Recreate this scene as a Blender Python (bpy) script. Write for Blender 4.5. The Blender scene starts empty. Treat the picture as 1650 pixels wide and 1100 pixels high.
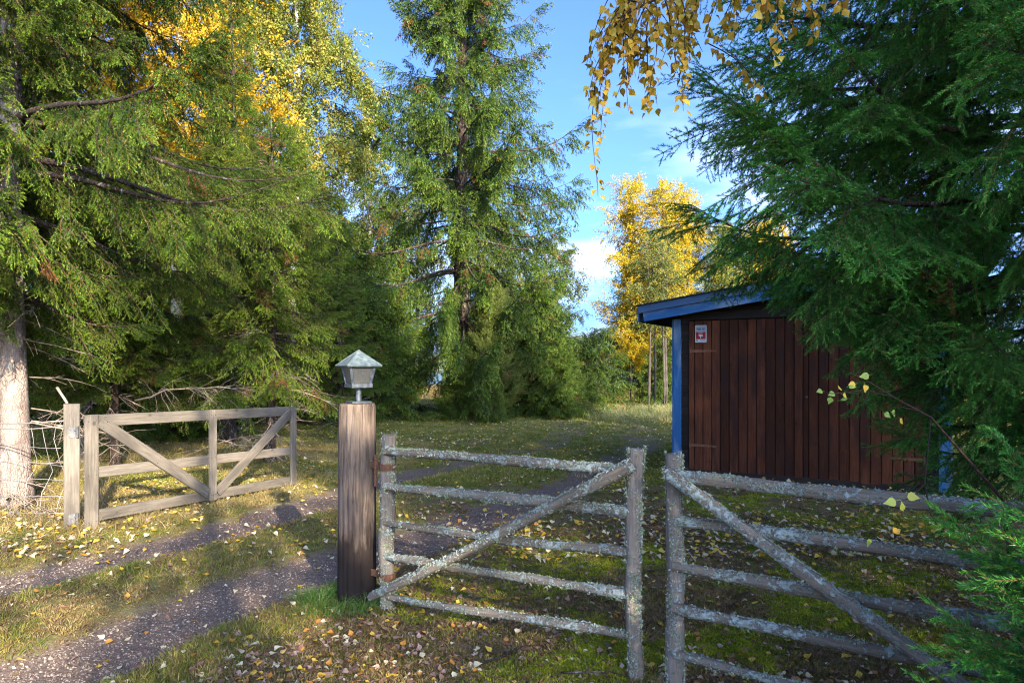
import bpy, math, random
import numpy as np
from mathutils import Vector, Matrix

R = math.radians
rng = np.random.default_rng(7)
random.seed(7)
scene = bpy.context.scene
COL = scene.collection

# ------------------------------------------------------------------ camera, sky, sun, exposure
CAM_Z = 1.58
cam_data = bpy.data.cameras.new('camera')
cam_data.lens = 24.0
cam_data.sensor_width = 36.0
cam_data.shift_y = 40 / 1650
cam_data.clip_start = 0.05
cam_data.clip_end = 6000
cam = bpy.data.objects.new('camera', cam_data)
cam.location = (0, 0, CAM_Z)
cam.rotation_euler = (R(90), 0, 0)
COL.objects.link(cam)
scene.camera = cam

SUN_EL = R(21)
SUN_H = np.array([0.44, -0.898]); SUN_H /= np.linalg.norm(SUN_H)
sun_dir = Vector((SUN_H[0] * math.cos(SUN_EL), SUN_H[1] * math.cos(SUN_EL), math.sin(SUN_EL)))

world = bpy.data.worlds.new('World')
scene.world = world
world.use_nodes = True
wn = world.node_tree
for n in list(wn.nodes):
    wn.nodes.remove(n)
w_out = wn.nodes.new('ShaderNodeOutputWorld')
w_bg = wn.nodes.new('ShaderNodeBackground')
w_sky = wn.nodes.new('ShaderNodeTexSky')
w_sky.sky_type = 'NISHITA'
w_sky.sun_disc = False
w_sky.sun_elevation = SUN_EL
w_sky.sun_rotation = math.atan2(SUN_H[0], SUN_H[1])
w_sky.altitude = 100
w_sky.air_density = 0.5
w_sky.dust_density = 4.0
w_sky.ozone_density = 7.0
w_bg.inputs['Strength'].default_value = 0.15
# thin veil of high cloud near the horizon
w_tc = wn.nodes.new('ShaderNodeTexCoord')
w_map = wn.nodes.new('ShaderNodeMapping')
w_map.inputs['Scale'].default_value = (1.6, 1.6, 6.0)
w_no = wn.nodes.new('ShaderNodeTexNoise')
w_no.inputs['Scale'].default_value = 1.7
w_no.inputs['Detail'].default_value = 6
w_no.inputs['Roughness'].default_value = 0.55
w_rmp = wn.nodes.new('ShaderNodeValToRGB')
w_rmp.color_ramp.elements[0].position = 0.45
w_rmp.color_ramp.elements[0].color = (0, 0, 0, 1)
w_rmp.color_ramp.elements[1].position = 0.75
w_rmp.color_ramp.elements[1].color = (0.55, 0.55, 0.55, 1)
w_sep = wn.nodes.new('ShaderNodeSeparateXYZ')
w_mr = wn.nodes.new('ShaderNodeMapRange')
w_mr.inputs['From Min'].default_value = 0.42
w_mr.inputs['From Max'].default_value = 0.12
w_mr.inputs['To Min'].default_value = 0.0
w_mr.inputs['To Max'].default_value = 1.0
w_mul = wn.nodes.new('ShaderNodeMath'); w_mul.operation = 'MULTIPLY'
w_mix = wn.nodes.new('ShaderNodeMix'); w_mix.data_type = 'RGBA'
w_mix.inputs['B'].default_value = (5.6, 5.9, 6.4, 1)
L = wn.links.new
L(w_tc.outputs['Generated'], w_map.inputs['Vector'])
L(w_map.outputs['Vector'], w_no.inputs['Vector'])
L(w_no.outputs['Fac'], w_rmp.inputs['Fac'])
L(w_tc.outputs['Generated'], w_sep.inputs[0])
L(w_sep.outputs['Z'], w_mr.inputs['Value'])
L(w_rmp.outputs['Color'], w_mul.inputs[0])
L(w_mr.outputs[0], w_mul.inputs[1])
L(w_mul.outputs[0], w_mix.inputs['Factor'])
L(w_sky.outputs[0], w_mix.inputs['A'])
L(w_mix.outputs['Result'], w_bg.inputs['Color'])
L(w_bg.outputs[0], w_out.inputs['Surface'])

sun_data = bpy.data.lights.new('sun', 'SUN')
sun_data.energy = 3.8
sun_data.angle = R(0.5)
sun_data.color = (1.0, 0.86, 0.66)
sun_ob = bpy.data.objects.new('sun', sun_data)
sun_ob.rotation_euler = sun_dir.to_track_quat('Z', 'Y').to_euler()
sun_ob.location = (20, -40, 30)
COL.objects.link(sun_ob)

vs = scene.view_settings
vs.view_transform = 'Standard'
vs.look = 'None'
vs.gamma = 1.0
vs.use_curve_mapping = False
vs.exposure = 2.25
scene.cycles.max_bounces = 4
scene.cycles.diffuse_bounces = 2
scene.cycles.glossy_bounces = 2
scene.cycles.transmission_bounces = 4
scene.cycles.transparent_max_bounces = 8
scene.cycles.use_denoising = True
scene.cycles.denoiser = 'OPENIMAGEDENOISE'
scene.cycles.denoising_prefilter = 'NONE'
scene.cycles.use_adaptive_sampling = True
scene.cycles.adaptive_threshold = 0.02
scene.cycles.use_light_tree = False
scene.cycles.sample_clamp_indirect = 8
scene.cycles.filter_width = 1.1

# ------------------------------------------------------------------ helpers: materials
class NT:
    def __init__(s, name):
        s.m = bpy.data.materials.new(name)
        s.m.use_nodes = True
        s.t = s.m.node_tree
        s.b = s.t.nodes['Principled BSDF']
        s.out = s.t.nodes['Material Output']
    def n(s, typ, **kw):
        nd = s.t.nodes.new('ShaderNode' + typ)
        for k, v in kw.items():
            if k.startswith('i_'):
                nd.inputs[k[2:]].default_value = v
            else:
                setattr(nd, k, v)
        return nd
    def l(s, a, b):
        s.t.links.new(a, b)
    def coord(s, kind='Object', scale=(1, 1, 1), rot=(0, 0, 0)):
        tc = s.n('TexCoord')
        mp = s.n('Mapping')
        mp.inputs['Scale'].default_value = scale
        mp.inputs['Rotation'].default_value = rot
        s.l(tc.outputs[kind], mp.inputs['Vector'])
        return mp.outputs['Vector']
    def pos(s, scale=(1, 1, 1)):
        g = s.n('NewGeometry')
        mp = s.n('Mapping')
        mp.inputs['Scale'].default_value = scale
        s.l(g.outputs['Position'], mp.inputs['Vector'])
        return mp.outputs['Vector']
    def noise(s, vec, scale=5, detail=4, rough=0.5, dist=0.0):
        nd = s.n('TexNoise')
        nd.inputs['Scale'].default_value = scale
        nd.inputs['Detail'].default_value = detail
        nd.inputs['Roughness'].default_value = rough
        nd.inputs['Distortion'].default_value = dist
        if vec is not None:
            s.l(vec, nd.inputs['Vector'])
        return nd.outputs['Fac']
    def ramp(s, fac, stops, interp='LINEAR'):
        nd = s.n('ValToRGB')
        cr = nd.color_ramp
        cr.interpolation = interp
        while len(cr.elements) < len(stops):
            cr.elements.new(0.5)
        for e, (p, c) in zip(cr.elements, stops):
            e.position = p
            if isinstance(c, (int, float)):
                c = (c, c, c)
            e.color = (*c[:3], 1)
        s.l(fac, nd.inputs['Fac'])
        return nd.outputs['Color']
    def mix(s, fac, a, b, blend='MIX'):
        nd = s.n('Mix')
        nd.data_type = 'RGBA'
        nd.blend_type = blend
        for sock, v in ((nd.inputs['Factor'], fac), (nd.inputs['A'], a), (nd.inputs['B'], b)):
            if isinstance(v, bpy.types.NodeSocket):
                s.l(v, sock)
            elif isinstance(v, (int, float)):
                sock.default_value = v if sock.type == 'VALUE' else (v, v, v, 1)
            else:
                sock.default_value = (*v[:3], 1)
        return nd.outputs['Result']
    def math(s, op, a, b=None, clamp=False):
        nd = s.n('Math', operation=op, use_clamp=clamp)
        for i, v in enumerate((a, b)):
            if v is None:
                continue
            if isinstance(v, bpy.types.NodeSocket):
                s.l(v, nd.inputs[i])
            else:
                nd.inputs[i].default_value = v
        return nd.outputs[0]
    def attr(s, name, kind='GEOMETRY', out='Fac'):
        nd = s.n('Attribute')
        nd.attribute_name = name
        nd.attribute_type = kind
        return nd.outputs[out]
    def rand(s):
        return s.n('ObjectInfo').outputs['Random']
    def bump(s, h, strength=0.4, dist=0.01):
        nd = s.n('Bump')
        nd.inputs['Strength'].default_value = strength
        nd.inputs['Distance'].default_value = dist
        s.l(h, nd.inputs['Height'])
        s.l(nd.outputs['Normal'], s.b.inputs['Normal'])
    def base(s, c):
        if isinstance(c, bpy.types.NodeSocket):
            s.l(c, s.b.inputs['Base Color'])
        else:
            s.b.inputs['Base Color'].default_value = (*c, 1)
    def set(s, rough=0.8, spec=0.3, metal=0.0):
        s.b.inputs['Roughness'].default_value = rough
        s.b.inputs['Specular IOR Level'].default_value = spec
        s.b.inputs['Metallic'].default_value = metal
        return s

def leafmat(name, stops, trans=0.35, rough=0.5, spec=0.3, gain=1.0):
    """foliage: colour by instance, a share of the light passes through"""
    m = NT(name)
    m.set(rough, spec)
    c = m.ramp(m.rand(), stops)
    m.base(c)
    if trans > 0:
        tr = m.n('BsdfTranslucent')
        m.l(m.mix(1.0, c, (1.5, 1.45, 0.7), 'MULTIPLY'), tr.inputs['Color'])
        mx = m.n('MixShader')
        mx.inputs[0].default_value = trans
        m.l(m.b.outputs[0], mx.inputs[1])
        m.l(tr.outputs[0], mx.inputs[2])
        m.l(mx.outputs[0], m.out.inputs['Surface'])
    return m.m

def needlemat(name, dark, mid, tip, brown=0.04):
    """spruce needles: older wood darker, fresh tips lighter, widened to paint shaded interiors and lit tips, a few dead brown sprays"""
    m = NT(name)
    m.set(0.45, 0.35)
    r = m.rand()
    c = m.ramp(r, [(0.0, dark), (0.55, mid), (1.0, [x * 1.25 for x in mid])])
    t = m.attr('tipness')
    c = m.mix(m.math('MULTIPLY', t, 0.75), c, tip)  # paler young growth, plus light painted on tips and shade on inner needles
    dead = m.ramp(r, [(0.5, 0.0), (0.5001, 1.0), (0.5 + brown, 1.0), (0.5 + brown + 0.0001, 0.0)], 'CONSTANT')
    c = m.mix(dead, c, (0.16, 0.075, 0.025))
    m.base(c)
    tr = m.n('BsdfTranslucent')
    m.l(m.mix(1.0, c, (1.5, 1.4, 0.6), 'MULTIPLY'), tr.inputs['Color'])
    mx = m.n('MixShader')
    mx.inputs[0].default_value = 0.12
    m.l(m.b.outputs[0], mx.inputs[1])
    m.l(tr.outputs[0], mx.inputs[2])
    m.l(mx.outputs[0], m.out.inputs['Surface'])
    return m.m

M = {}
M['needle_near'] = needlemat('needle_near', (0.014, 0.085, 0.016), (0.030, 0.170, 0.024), (0.12, 0.38, 0.040), 0.010)
M['needle_mid'] = needlemat('needle_mid', (0.008, 0.034, 0.005), (0.028, 0.084, 0.006), (0.20, 0.295, 0.008), 0.015)
M['needle_far'] = needlemat('needle_far', (0.008, 0.032, 0.008), (0.030, 0.076, 0.009), (0.180, 0.225, 0.012), 0.03)
M['needle_juniper'] = needlemat('needle_juniper', (0.035, 0.065, 0.012), (0.075, 0.11, 0.016), (0.14, 0.15, 0.022), 0.03)
M['twig'] = NT('twig').set(0.8, 0.2).m
nt = NT('twig_brown'); nt.set(0.8, 0.2); nt.base((0.16, 0.075, 0.035)); M['twig'] = nt.m
nt = NT('twig_dead'); nt.set(0.9, 0.1)
nt.base(nt.ramp(nt.noise(nt.pos(), 9, 3), [(0.3, (0.14, 0.10, 0.07)), (0.7, (0.36, 0.30, 0.23))])); M['twig_dead'] = nt.m
nt = NT('twig_dark'); nt.set(0.8, 0.2); nt.base((0.035, 0.022, 0.016)); M['twig_dark'] = nt.m

def barkmat(name, c0, c1, c2, scale=9, lich=0.0):
    m = NT(name); m.set(0.9, 0.15)
    v = m.coord('Object', (1, 1, 0.45))
    a = m.noise(v, scale, 6, 0.62)
    vo = m.n('TexVoronoi'); vo.feature = 'DISTANCE_TO_EDGE'
    vo.inputs['Scale'].default_value = scale * 4.5
    m.l(v, vo.inputs['Vector'])
    c = m.ramp(a, [(0.3, c0), (0.5, c1), (0.72, c2)])
    e = m.ramp(vo.outputs['Distance'], [(0.0, 0.72), (0.10, 1.0)])
    c = m.mix(1.0, c, e, 'MULTIPLY')
    if lich:
        lc = m.ramp(m.noise(v, 16, 4, 0.6), [(0.58, 0.0), (0.66, lich)])
        c = m.mix(lc, c, (0.34, 0.36, 0.30))
    m.base(c)
    m.bump(m.math('ADD', a, m.math('MULTIPLY', m.math('MINIMUM', vo.outputs['Distance'], 0.15), 2.0)), 0.8, 0.02)
    return m.m
M['bark_spruce'] = barkmat('bark_spruce', (0.12, 0.09, 0.075), (0.25, 0.195, 0.165), (0.36, 0.30, 0.26), 9, 0.6)
M['bark_dark'] = barkmat('bark_dark', (0.024, 0.017, 0.013), (0.058, 0.041, 0.032), (0.10, 0.075, 0.06), 9, 0.4)
nt = NT('bark_birch'); nt.set(0.7, 0.25)
v = nt.coord('Object', (3, 3, 14))
a = nt.noise(v, 1.6, 4, 0.6)
c = nt.ramp(a, [(0.34, (0.05, 0.04, 0.035)), (0.42, (0.52, 0.48, 0.43)), (0.8, (0.72, 0.69, 0.64))])
nt.base(c); nt.bump(a, 0.3, 0.01); M['bark_birch'] = nt.m
M['bark_aspen'] = barkmat('bark_aspen', (0.03, 0.026, 0.02), (0.07, 0.06, 0.048), (0.12, 0.105, 0.085), 7)

Y_GOLD = [(0.0, (0.42, 0.20, 0.018)), (0.5, (0.56, 0.30, 0.025)), (0.85, (0.60, 0.36, 0.05)), (1.0, (0.36, 0.34, 0.05))]
M['leaf_gold'] = leafmat('leaf_gold', [(0.0, (0.26, 0.14, 0.015)), (0.35, (0.38, 0.24, 0.02)), (0.75, (0.46, 0.31, 0.03)), (1.0, (0.32, 0.29, 0.05))], 0.4)
M['leaf_orange'] = leafmat('leaf_orange', [(0.0, (0.40, 0.24, 0.010)), (0.5, (0.50, 0.34, 0.016)), (1.0, (0.50, 0.40, 0.035))], 0.4)
M['leaf_yellow'] = leafmat('leaf_yellow', [(0.0, (0.42, 0.30, 0.014)), (0.55, (0.54, 0.40, 0.016)), (1.0, (0.36, 0.35, 0.03))], 0.42)
M['leaf_green'] = leafmat('leaf_green', [(0.0, (0.12, 0.17, 0.03)), (0.6, (0.22, 0.25, 0.045)), (1.0, (0.42, 0.34, 0.05))], 0.4)
M['leaf_dim'] = leafmat('leaf_dim', [(0.0, (0.07, 0.11, 0.03)), (0.6, (0.13, 0.16, 0.04)), (1.0, (0.28, 0.24, 0.05))], 0.35)

# ------------------------------------------------------------------ helpers: meshes and objects
class MB:
    """collects polygons; build() links them as one mesh object"""
    def __init__(s):
        s.v = []; s.f = []; s.sz = []; s.mi = []; s.n = 0; s.at = []
    def add(s, v, f, mi=0, at=None):
        v = np.asarray(v, float).reshape(-1, 3)
        s.v.append(v)
        if isinstance(f, np.ndarray):
            s.f.append((f + s.n).ravel()); s.sz.append(np.full(len(f), f.shape[1])); k = len(f)
        else:
            s.f.append(np.concatenate([np.asarray(q) for q in f]) + s.n)
            s.sz.append(np.array([len(q) for q in f])); k = len(f)
        s.mi.append(np.full(k, mi))
        s.at.append(np.zeros(len(v)) if at is None else np.broadcast_to(np.asarray(at, float), (len(v),)))
        s.n += len(v)
        return s
    def box(s, c, size, mi=0):
        c = np.asarray(c, float); h = np.asarray(size, float) / 2
        q = np.array([[x, y, z] for x in (-1, 1) for y in (-1, 1) for z in (-1, 1)], float) * h + c
        f = np.array([[0, 1, 3, 2], [4, 6, 7, 5], [0, 4, 5, 1], [2, 3, 7, 6], [0, 2, 6, 4], [1, 5, 7, 3]])
        return s.add(q, f, mi)
    def prism(s, prof, p0, p1, U, V, mi=0):
        p0, p1, U, V = (np.asarray(a, float) for a in (p0, p1, U, V))
        k = len(prof)
        ring = np.array([a * U + b * V for a, b in prof])
        v = np.vstack([ring + p0, ring + p1])
        f = [[i, (i + 1) % k, k + (i + 1) % k, k + i] for i in range(k)]
        f += [list(range(k))[::-1], list(range(k, 2 * k))]
        return s.add(v, f, mi)
    def beam(s, p0, p1, w, t, up=(0, 0, 1), bev=0.004, mi=0):
        """chamfered board from p0 to p1, w wide along 'up', t thick across"""
        p0, p1 = np.asarray(p0, float), np.asarray(p1, float)
        d = p1 - p0; d /= np.linalg.norm(d)
        up = np.asarray(up, float); up = up - d * (up @ d); up /= np.linalg.norm(up)
        sd = np.cross(d, up)
        a, b = w / 2, t / 2
        e = min(bev, a * .4, b * .4)
        prof = [(a - e, -b), (a, -b + e), (a, b - e), (a - e, b), (-a + e, b), (-a, b - e), (-a, -b + e), (-a + e, -b)]
        return s.prism(prof, p0, p1, up, sd, mi)
    def tube(s, P, rad, sides=6, mi=0, jit=0.0, cap=True, at=None):
        v, f = tube_arrays(P, rad, sides, jit)
        s.add(v, f, mi, at)
        if cap and sides > 3:
            m = len(P)
            b = s.n - len(v)
            s.f.append(np.arange(b + sides - 1, b - 1, -1)); s.sz.append(np.array([sides])); s.mi.append(np.array([mi]))
            s.f.append(np.arange(b + (m - 1) * sides, b + m * sides)); s.sz.append(np.array([sides])); s.mi.append(np.array([mi]))
        return s
    def mesh(s, name, mats, smooth=False, attr=None):
        me = bpy.data.meshes.new(name)
        v = np.vstack(s.v) if s.v else np.zeros((0, 3))
        lp = np.concatenate(s.f).astype(np.int32); sz = np.concatenate(s.sz).astype(np.int32)
        me.vertices.add(len(v)); me.vertices.foreach_set('co', v.astype(np.float32).ravel())
        me.loops.add(len(lp)); me.loops.foreach_set('vertex_index', lp)
        me.polygons.add(len(sz))
        st = np.concatenate([[0], np.cumsum(sz)[:-1]]).astype(np.int32)
        me.polygons.foreach_set('loop_start', st)
        me.polygons.foreach_set('material_index', np.concatenate(s.mi).astype(np.int32))
        me.polygons.foreach_set('use_smooth', np.full(len(sz), smooth))
        if attr:
            a = me.attributes.new(attr, 'FLOAT', 'POINT')
            a.data.foreach_set('value', np.concatenate(s.at).astype(np.float32))
        me.update(calc_edges=True)
        me.validate()
        for m in (mats if isinstance(mats, (list, tuple)) else [mats]):
            me.materials.append(m)
        return me
    def build(s, name, mats, parent=None, smooth=False, attr=None, loc=None):
        return link(bpy.data.objects.new(name, s.mesh(name, mats, smooth, attr)), parent, loc)

def link(o, parent=None, loc=None):
    COL.objects.link(o)
    if parent is not None:
        o.parent = parent
    if loc is not None:
        o.location = loc
    return o

def tube_arrays(P, rad, sides=6, jit=0.0):
    P = np.asarray(P, float); m = len(P)
    rad = np.broadcast_to(np.asarray(rad, float), (m,))
    T = np.gradient(P, axis=0); T /= np.linalg.norm(T, axis=1)[:, None] + 1e-12
    ref = np.array([0, 0, 1.0]) if abs(T[0, 2]) < 0.9 else np.array([1.0, 0, 0])
    U = np.cross(T, ref); U /= np.linalg.norm(U, axis=1)[:, None] + 1e-12
    V = np.cross(T, U)
    th = np.arange(sides) * 2 * np.pi / sides
    rr = rad[:, None] * (1 + jit * rng.standard_normal((m, sides)) if jit else np.ones((m, sides)))
    v = P[:, None] + rr[..., None] * (np.cos(th)[None, :, None] * U[:, None] + np.sin(th)[None, :, None] * V[:, None])
    i = np.arange(m - 1)[:, None] * sides; j = np.arange(sides)[None]; k = (j + 1) % sides
    f = np.stack([i + j, i + k, i + sides + k, i + sides + j], -1).reshape(-1, 4)
    return v.reshape(-1, 3), f

def empty(name, loc=(0, 0, 0), rz=0):
    o = bpy.data.objects.new(name, None)
    o.location = loc; o.rotation_euler = (0, 0, rz)
    o.empty_display_size = 0.1
    COL.objects.link(o)
    return o

def tag(o, label=None, cat=None, group=None, kind=None):
    for k, v in (('label', label), ('category', cat), ('group', group), ('kind', kind)):
        if v:
            o[k] = v
    return o

def copy_tree(o, parent=None):
    c = o.copy(); COL.objects.link(c); c.parent = parent
    for ch in list(o.children):
        copy_tree(ch, c)
    return c

def proto(name, mb, mats, smooth=False, attr=None):
    """an unlinked source mesh for instancing"""
    return bpy.data.objects.new(name, mb.mesh(name, mats, smooth, attr))

_ng = {}
def inst_group(protos):
    key = tuple(p.name for p in protos)
    if key in _ng:
        return _ng[key]
    ng = bpy.data.node_groups.new('scatter', 'GeometryNodeTree')
    ng.interface.new_socket('Geometry', in_out='INPUT', socket_type='NodeSocketGeometry')
    ng.interface.new_socket('Geometry', in_out='OUTPUT', socket_type='NodeSocketGeometry')
    gi = ng.nodes.new('NodeGroupInput'); go = ng.nodes.new('NodeGroupOutput')
    ip = ng.nodes.new('GeometryNodeInstanceOnPoints')
    g2 = ng.nodes.new('GeometryNodeGeometryToInstance')
    for p in reversed(protos):
        oi = ng.nodes.new('GeometryNodeObjectInfo')
        oi.inputs['Object'].default_value = p
        oi.inputs['As Instance'].default_value = False
        ng.links.new(oi.outputs['Geometry'], g2.inputs[0])
    def na(name, typ):
        nd = ng.nodes.new('GeometryNodeInputNamedAttribute')
        nd.data_type = typ
        nd.inputs['Name'].default_value = name
        return [o for o in nd.outputs if o.enabled and o.name == 'Attribute'][0]
    er = ng.nodes.new('FunctionNodeEulerToRotation')
    ng.links.new(gi.outputs[0], ip.inputs['Points'])
    ng.links.new(g2.outputs[0], ip.inputs['Instance'])
    ip.inputs['Pick Instance'].default_value = True
    ng.links.new(na('var', 'INT'), ip.inputs['Instance Index'])
    ng.links.new(na('rot', 'FLOAT_VECTOR'), er.inputs[0])
    ng.links.new(er.outputs[0], ip.inputs['Rotation'])
    ng.links.new(na('scl', 'FLOAT'), ip.inputs['Scale'])
    ng.links.new(ip.outputs[0], go.inputs[0])
    _ng[key] = ng
    return ng

def scatter(name, P, E, S, protos, parent=None, kind='stuff', var=None):
    """one object that carries many small pieces (needles, leaves, grass, pebbles)"""
    P = np.asarray(P, np.float32).reshape(-1, 3); n = len(P)
    me = bpy.data.meshes.new(name)
    me.vertices.add(n); me.vertices.foreach_set('co', P.ravel())
    a = me.attributes.new('rot', 'FLOAT_VECTOR', 'POINT'); a.data.foreach_set('vector', np.asarray(E, np.float32).ravel())
    a = me.attributes.new('scl', 'FLOAT', 'POINT'); a.data.foreach_set('value', np.broadcast_to(np.asarray(S, np.float32), (n,)).copy())
    a = me.attributes.new('var', 'INT', 'POINT')
    a.data.foreach_set('value', (rng.integers(0, len(protos), n) if var is None else var).astype(np.int32))
    me.update()
    for p in protos:
        for m in p.data.materials:
            if m.name not in [q.name for q in me.materials]:
                me.materials.append(m)
    o = link(bpy.data.objects.new(name, me), parent)
    md = o.modifiers.new('scatter', 'NODES'); md.node_group = inst_group(protos)
    if kind:
        o['kind'] = kind
    return o

def euler_from(D, N):
    """rotation taking +X to D and +Z near N, as XYZ euler angles (arrays)"""
    D = D / (np.linalg.norm(D, axis=1)[:, None] + 1e-12)
    N = N - D * np.sum(N * D, axis=1)[:, None]
    bad = np.linalg.norm(N, axis=1) < 1e-4
    N[bad] = np.cross(D[bad], np.array([0.3, 0.8, 0.5]))
    N = N / (np.linalg.norm(N, axis=1)[:, None] + 1e-12)
    Yv = np.cross(N, D)
    # R = [D Y N] columns;  R = Rz Ry Rx
    ry = np.arcsin(np.clip(-D[:, 2], -1, 1))
    rz = np.arctan2(D[:, 1], D[:, 0])
    rx = np.arctan2(Yv[:, 2], N[:, 2])
    return np.stack([rx, ry, rz], 1)

def ground_euler(n, tilt=0.25, normal_up=True):
    a = rng.uniform(0, 2 * np.pi, n)
    D = np.stack([np.cos(a), np.sin(a), rng.normal(0, tilt, n)], 1)
    N = np.stack([rng.normal(0, tilt, n), rng.normal(0, tilt, n), np.ones(n)], 1)
    return euler_from(D, N)

def unit(v):
    v = np.asarray(v, float)
    return v / (np.linalg.norm(v) + 1e-12)

# ------------------------------------------------------------------ ground: one sheet with wheel tracks
NEAR_TRACK = np.array([(-9, -3.2), (-5.4, -0.2), (-3.7, 1.7), (-2.95, 2.8), (-2.32, 3.85), (-1.72, 5.1), (-0.80, 6.5), (0.02, 7.7), (0.9, 9.3), (1.75, 11.2), (2.6, 13.6), (3.2, 17), (3.4, 22), (3, 30)])
FAR_TRACK = np.array([(-12, -1.0), (-7.6, 1.6), (-5.3, 3.4), (-4.0, 4.65), (-3.2, 5.75), (-2.5, 7.4), (-1.75, 9.6), (-0.6, 11.4), (0.6, 13.2), (1.4, 16), (1.7, 22), (1.2, 30)])

def seg_dist(x, y, pl):
    best = np.full(np.shape(x), 1e9)
    for (ax, ay), (bx, by) in zip(pl[:-1], pl[1:]):
        dx, dy = bx - ax, by - ay
        t = np.clip(((x - ax) * dx + (y - ay) * dy) / (dx * dx + dy * dy), 0, 1)
        best = np.minimum(best, np.hypot(x - ax - t * dx, y - ay - t * dy))
    return best

_wv = [(rng.uniform(0, 6.28), rng.uniform(0, 6.28)) for _ in range(40)]
def wnoise(x, y, f, k0, n=6):
    s = 0
    for i in range(n):
        a, ph = _wv[(k0 + i) % 40]
        s = s + np.sin((np.cos(a) * x + np.sin(a) * y) * f * (0.7 + 0.18 * i) + ph)
    return s / n

def sstep(a, b, x):
    t = np.clip((x - a) / (b - a), 0, 1)
    return t * t * (3 - 2 * t)

def track_mask(x, y):
    w = 0.10 * wnoise(x, y, 3.1, 0) + 0.07 * wnoise(x, y, 9.0, 9)
    dn = seg_dist(x, y, NEAR_TRACK) + w
    df = seg_dist(x, y, FAR_TRACK) + w
    fade = 1 - 0.55 * sstep(9, 15, y) - 0.3 * sstep(15, 24, y)
    return np.maximum(1 - sstep(0.30, 0.52, dn), 1 - sstep(0.24, 0.46, df)) * fade

def gz(x, y):
    x = np.asarray(x, float); y = np.asarray(y, float)
    near = 1 - sstep(30, 60, np.hypot(x, y))
    z = 0.035 * wnoise(x, y, 0.9, 3) * near + 0.014 * wnoise(x, y, 4.2, 12) * near
    t = track_mask(x, y)
    z = z - 0.045 * t + 0.008 * (1 - t) * wnoise(x, y, 14.0, 20) * near
    z = z - 6.5 * sstep(48, 95, y - 0.15 * np.abs(x)) - 0.004 * np.clip(y - 300, 0, 1e9)
    return z

def axis(lo, hi, dense_lo, dense_hi, step, grow=1.16):
    a = list(np.arange(dense_lo, dense_hi + step / 2, step))
    s = step
    while a[-1] < hi:
        s *= grow; a.append(a[-1] + s)
    s = step
    b = []
    q = a[0]
    while q > lo:
        s *= grow; q -= s; b.append(q)
    return np.array(b[::-1] + a)

gx = axis(-1500, 1500, -6.5, 6.0, 0.055)
gy = axis(-200, 2500, 2.2, 12.0, 0.055, 1.09)
GX, GY = np.meshgrid(gx, gy, indexing='xy')
GZ = gz(GX, GY)
nx, ny = len(gx), len(gy)
ii = (np.arange(ny - 1)[:, None] * nx + np.arange(nx - 1)[None]).ravel()
gf = np.stack([ii, ii + 1, ii + nx + 1, ii + nx], 1)
gmb = MB().add(np.stack([GX.ravel(), GY.ravel(), GZ.ravel()], 1), gf, 0, track_mask(GX.ravel(), GY.ravel()))
# zone: 1 on the litter and moss round the field gate, 0 on grass
zone = lambda x, y: (sstep(-1.35, -0.75, x + 0.12 * wnoise(x, y, 5, 5) + 0.08 * (4.6 - np.minimum(y, 4.6)) * 6) *
                     (1 - sstep(6.8, 10.5, y - 0.55 * np.clip(x, 0, 6) + 0.5 * wnoise(x, y, 1.7, 7))))

nt = NT('earth'); nt.set(0.95, 0.1)
p = nt.pos()
n_big = nt.noise(p, 0.9, 5, 0.6)
n_mid = nt.noise(p, 6, 6, 0.65)
n_fin = nt.noise(p, 55, 4, 0.7)
soil = nt.ramp(n_fin, [(0.30, (0.075, 0.046, 0.030)), (0.5, (0.165, 0.105, 0.068)), (0.72, (0.30, 0.21, 0.145))])
turf = nt.ramp(n_mid, [(0.30, (0.075, 0.085, 0.022)), (0.5, (0.125, 0.13, 0.034)), (0.7, (0.20, 0.165, 0.065))])
moss = nt.ramp(n_fin, [(0.3, (0.045, 0.065, 0.010)), (0.6, (0.12, 0.15, 0.018)), (0.8, (0.19, 0.20, 0.03))])
gravel = nt.ramp(n_fin, [(0.28, (0.070, 0.050, 0.038)), (0.48, (0.150, 0.110, 0.086)), (0.6, (0.205, 0.155, 0.125)), (0.75, (0.29, 0.235, 0.195))])
gravel = nt.mix(nt.ramp(n_big, [(0.4, 0.0), (0.62, 0.6)]), gravel, (0.12, 0.085, 0.07))
zn = nt.attr('zone')
mossy = nt.mix(nt.ramp(n_mid, [(0.46, 0.0), (0.56, 1.0)]), soil, moss)
col = nt.mix(zn, nt.mix(nt.ramp(n_mid, [(0.30, 0.75), (0.55, 0.1)]), turf, soil), mossy)
col = nt.mix(nt.attr('track'), col, gravel)
sx = nt.n('SeparateXYZ'); nt.l(p, sx.inputs[0])
straw = nt.ramp(n_mid, [(0.3, (0.30, 0.22, 0.09)), (0.7, (0.48, 0.37, 0.17))])
far = nt.ramp(nt.math('MULTIPLY', sx.outputs['Y'], 0.01), [(0.33, 0.0), (0.42, 1.0)])
col = nt.mix(far, col, straw)
nt.base(col)
nt.bump(nt.math('ADD', nt.math('MULTIPLY', n_fin, 0.6), n_mid), 0.7, 0.03)
M['earth'] = nt.m
ground = gmb.build('ground', M['earth'], None, True, 'track')
za = ground.data.attributes.new('zone', 'FLOAT', 'POINT')
za.data.foreach_set('value', zone(GX.ravel(), GY.ravel()).astype(np.float32))
tag(ground, 'gravelly earth, moss and grass ground with two wheel tracks', kind='structure')

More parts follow.
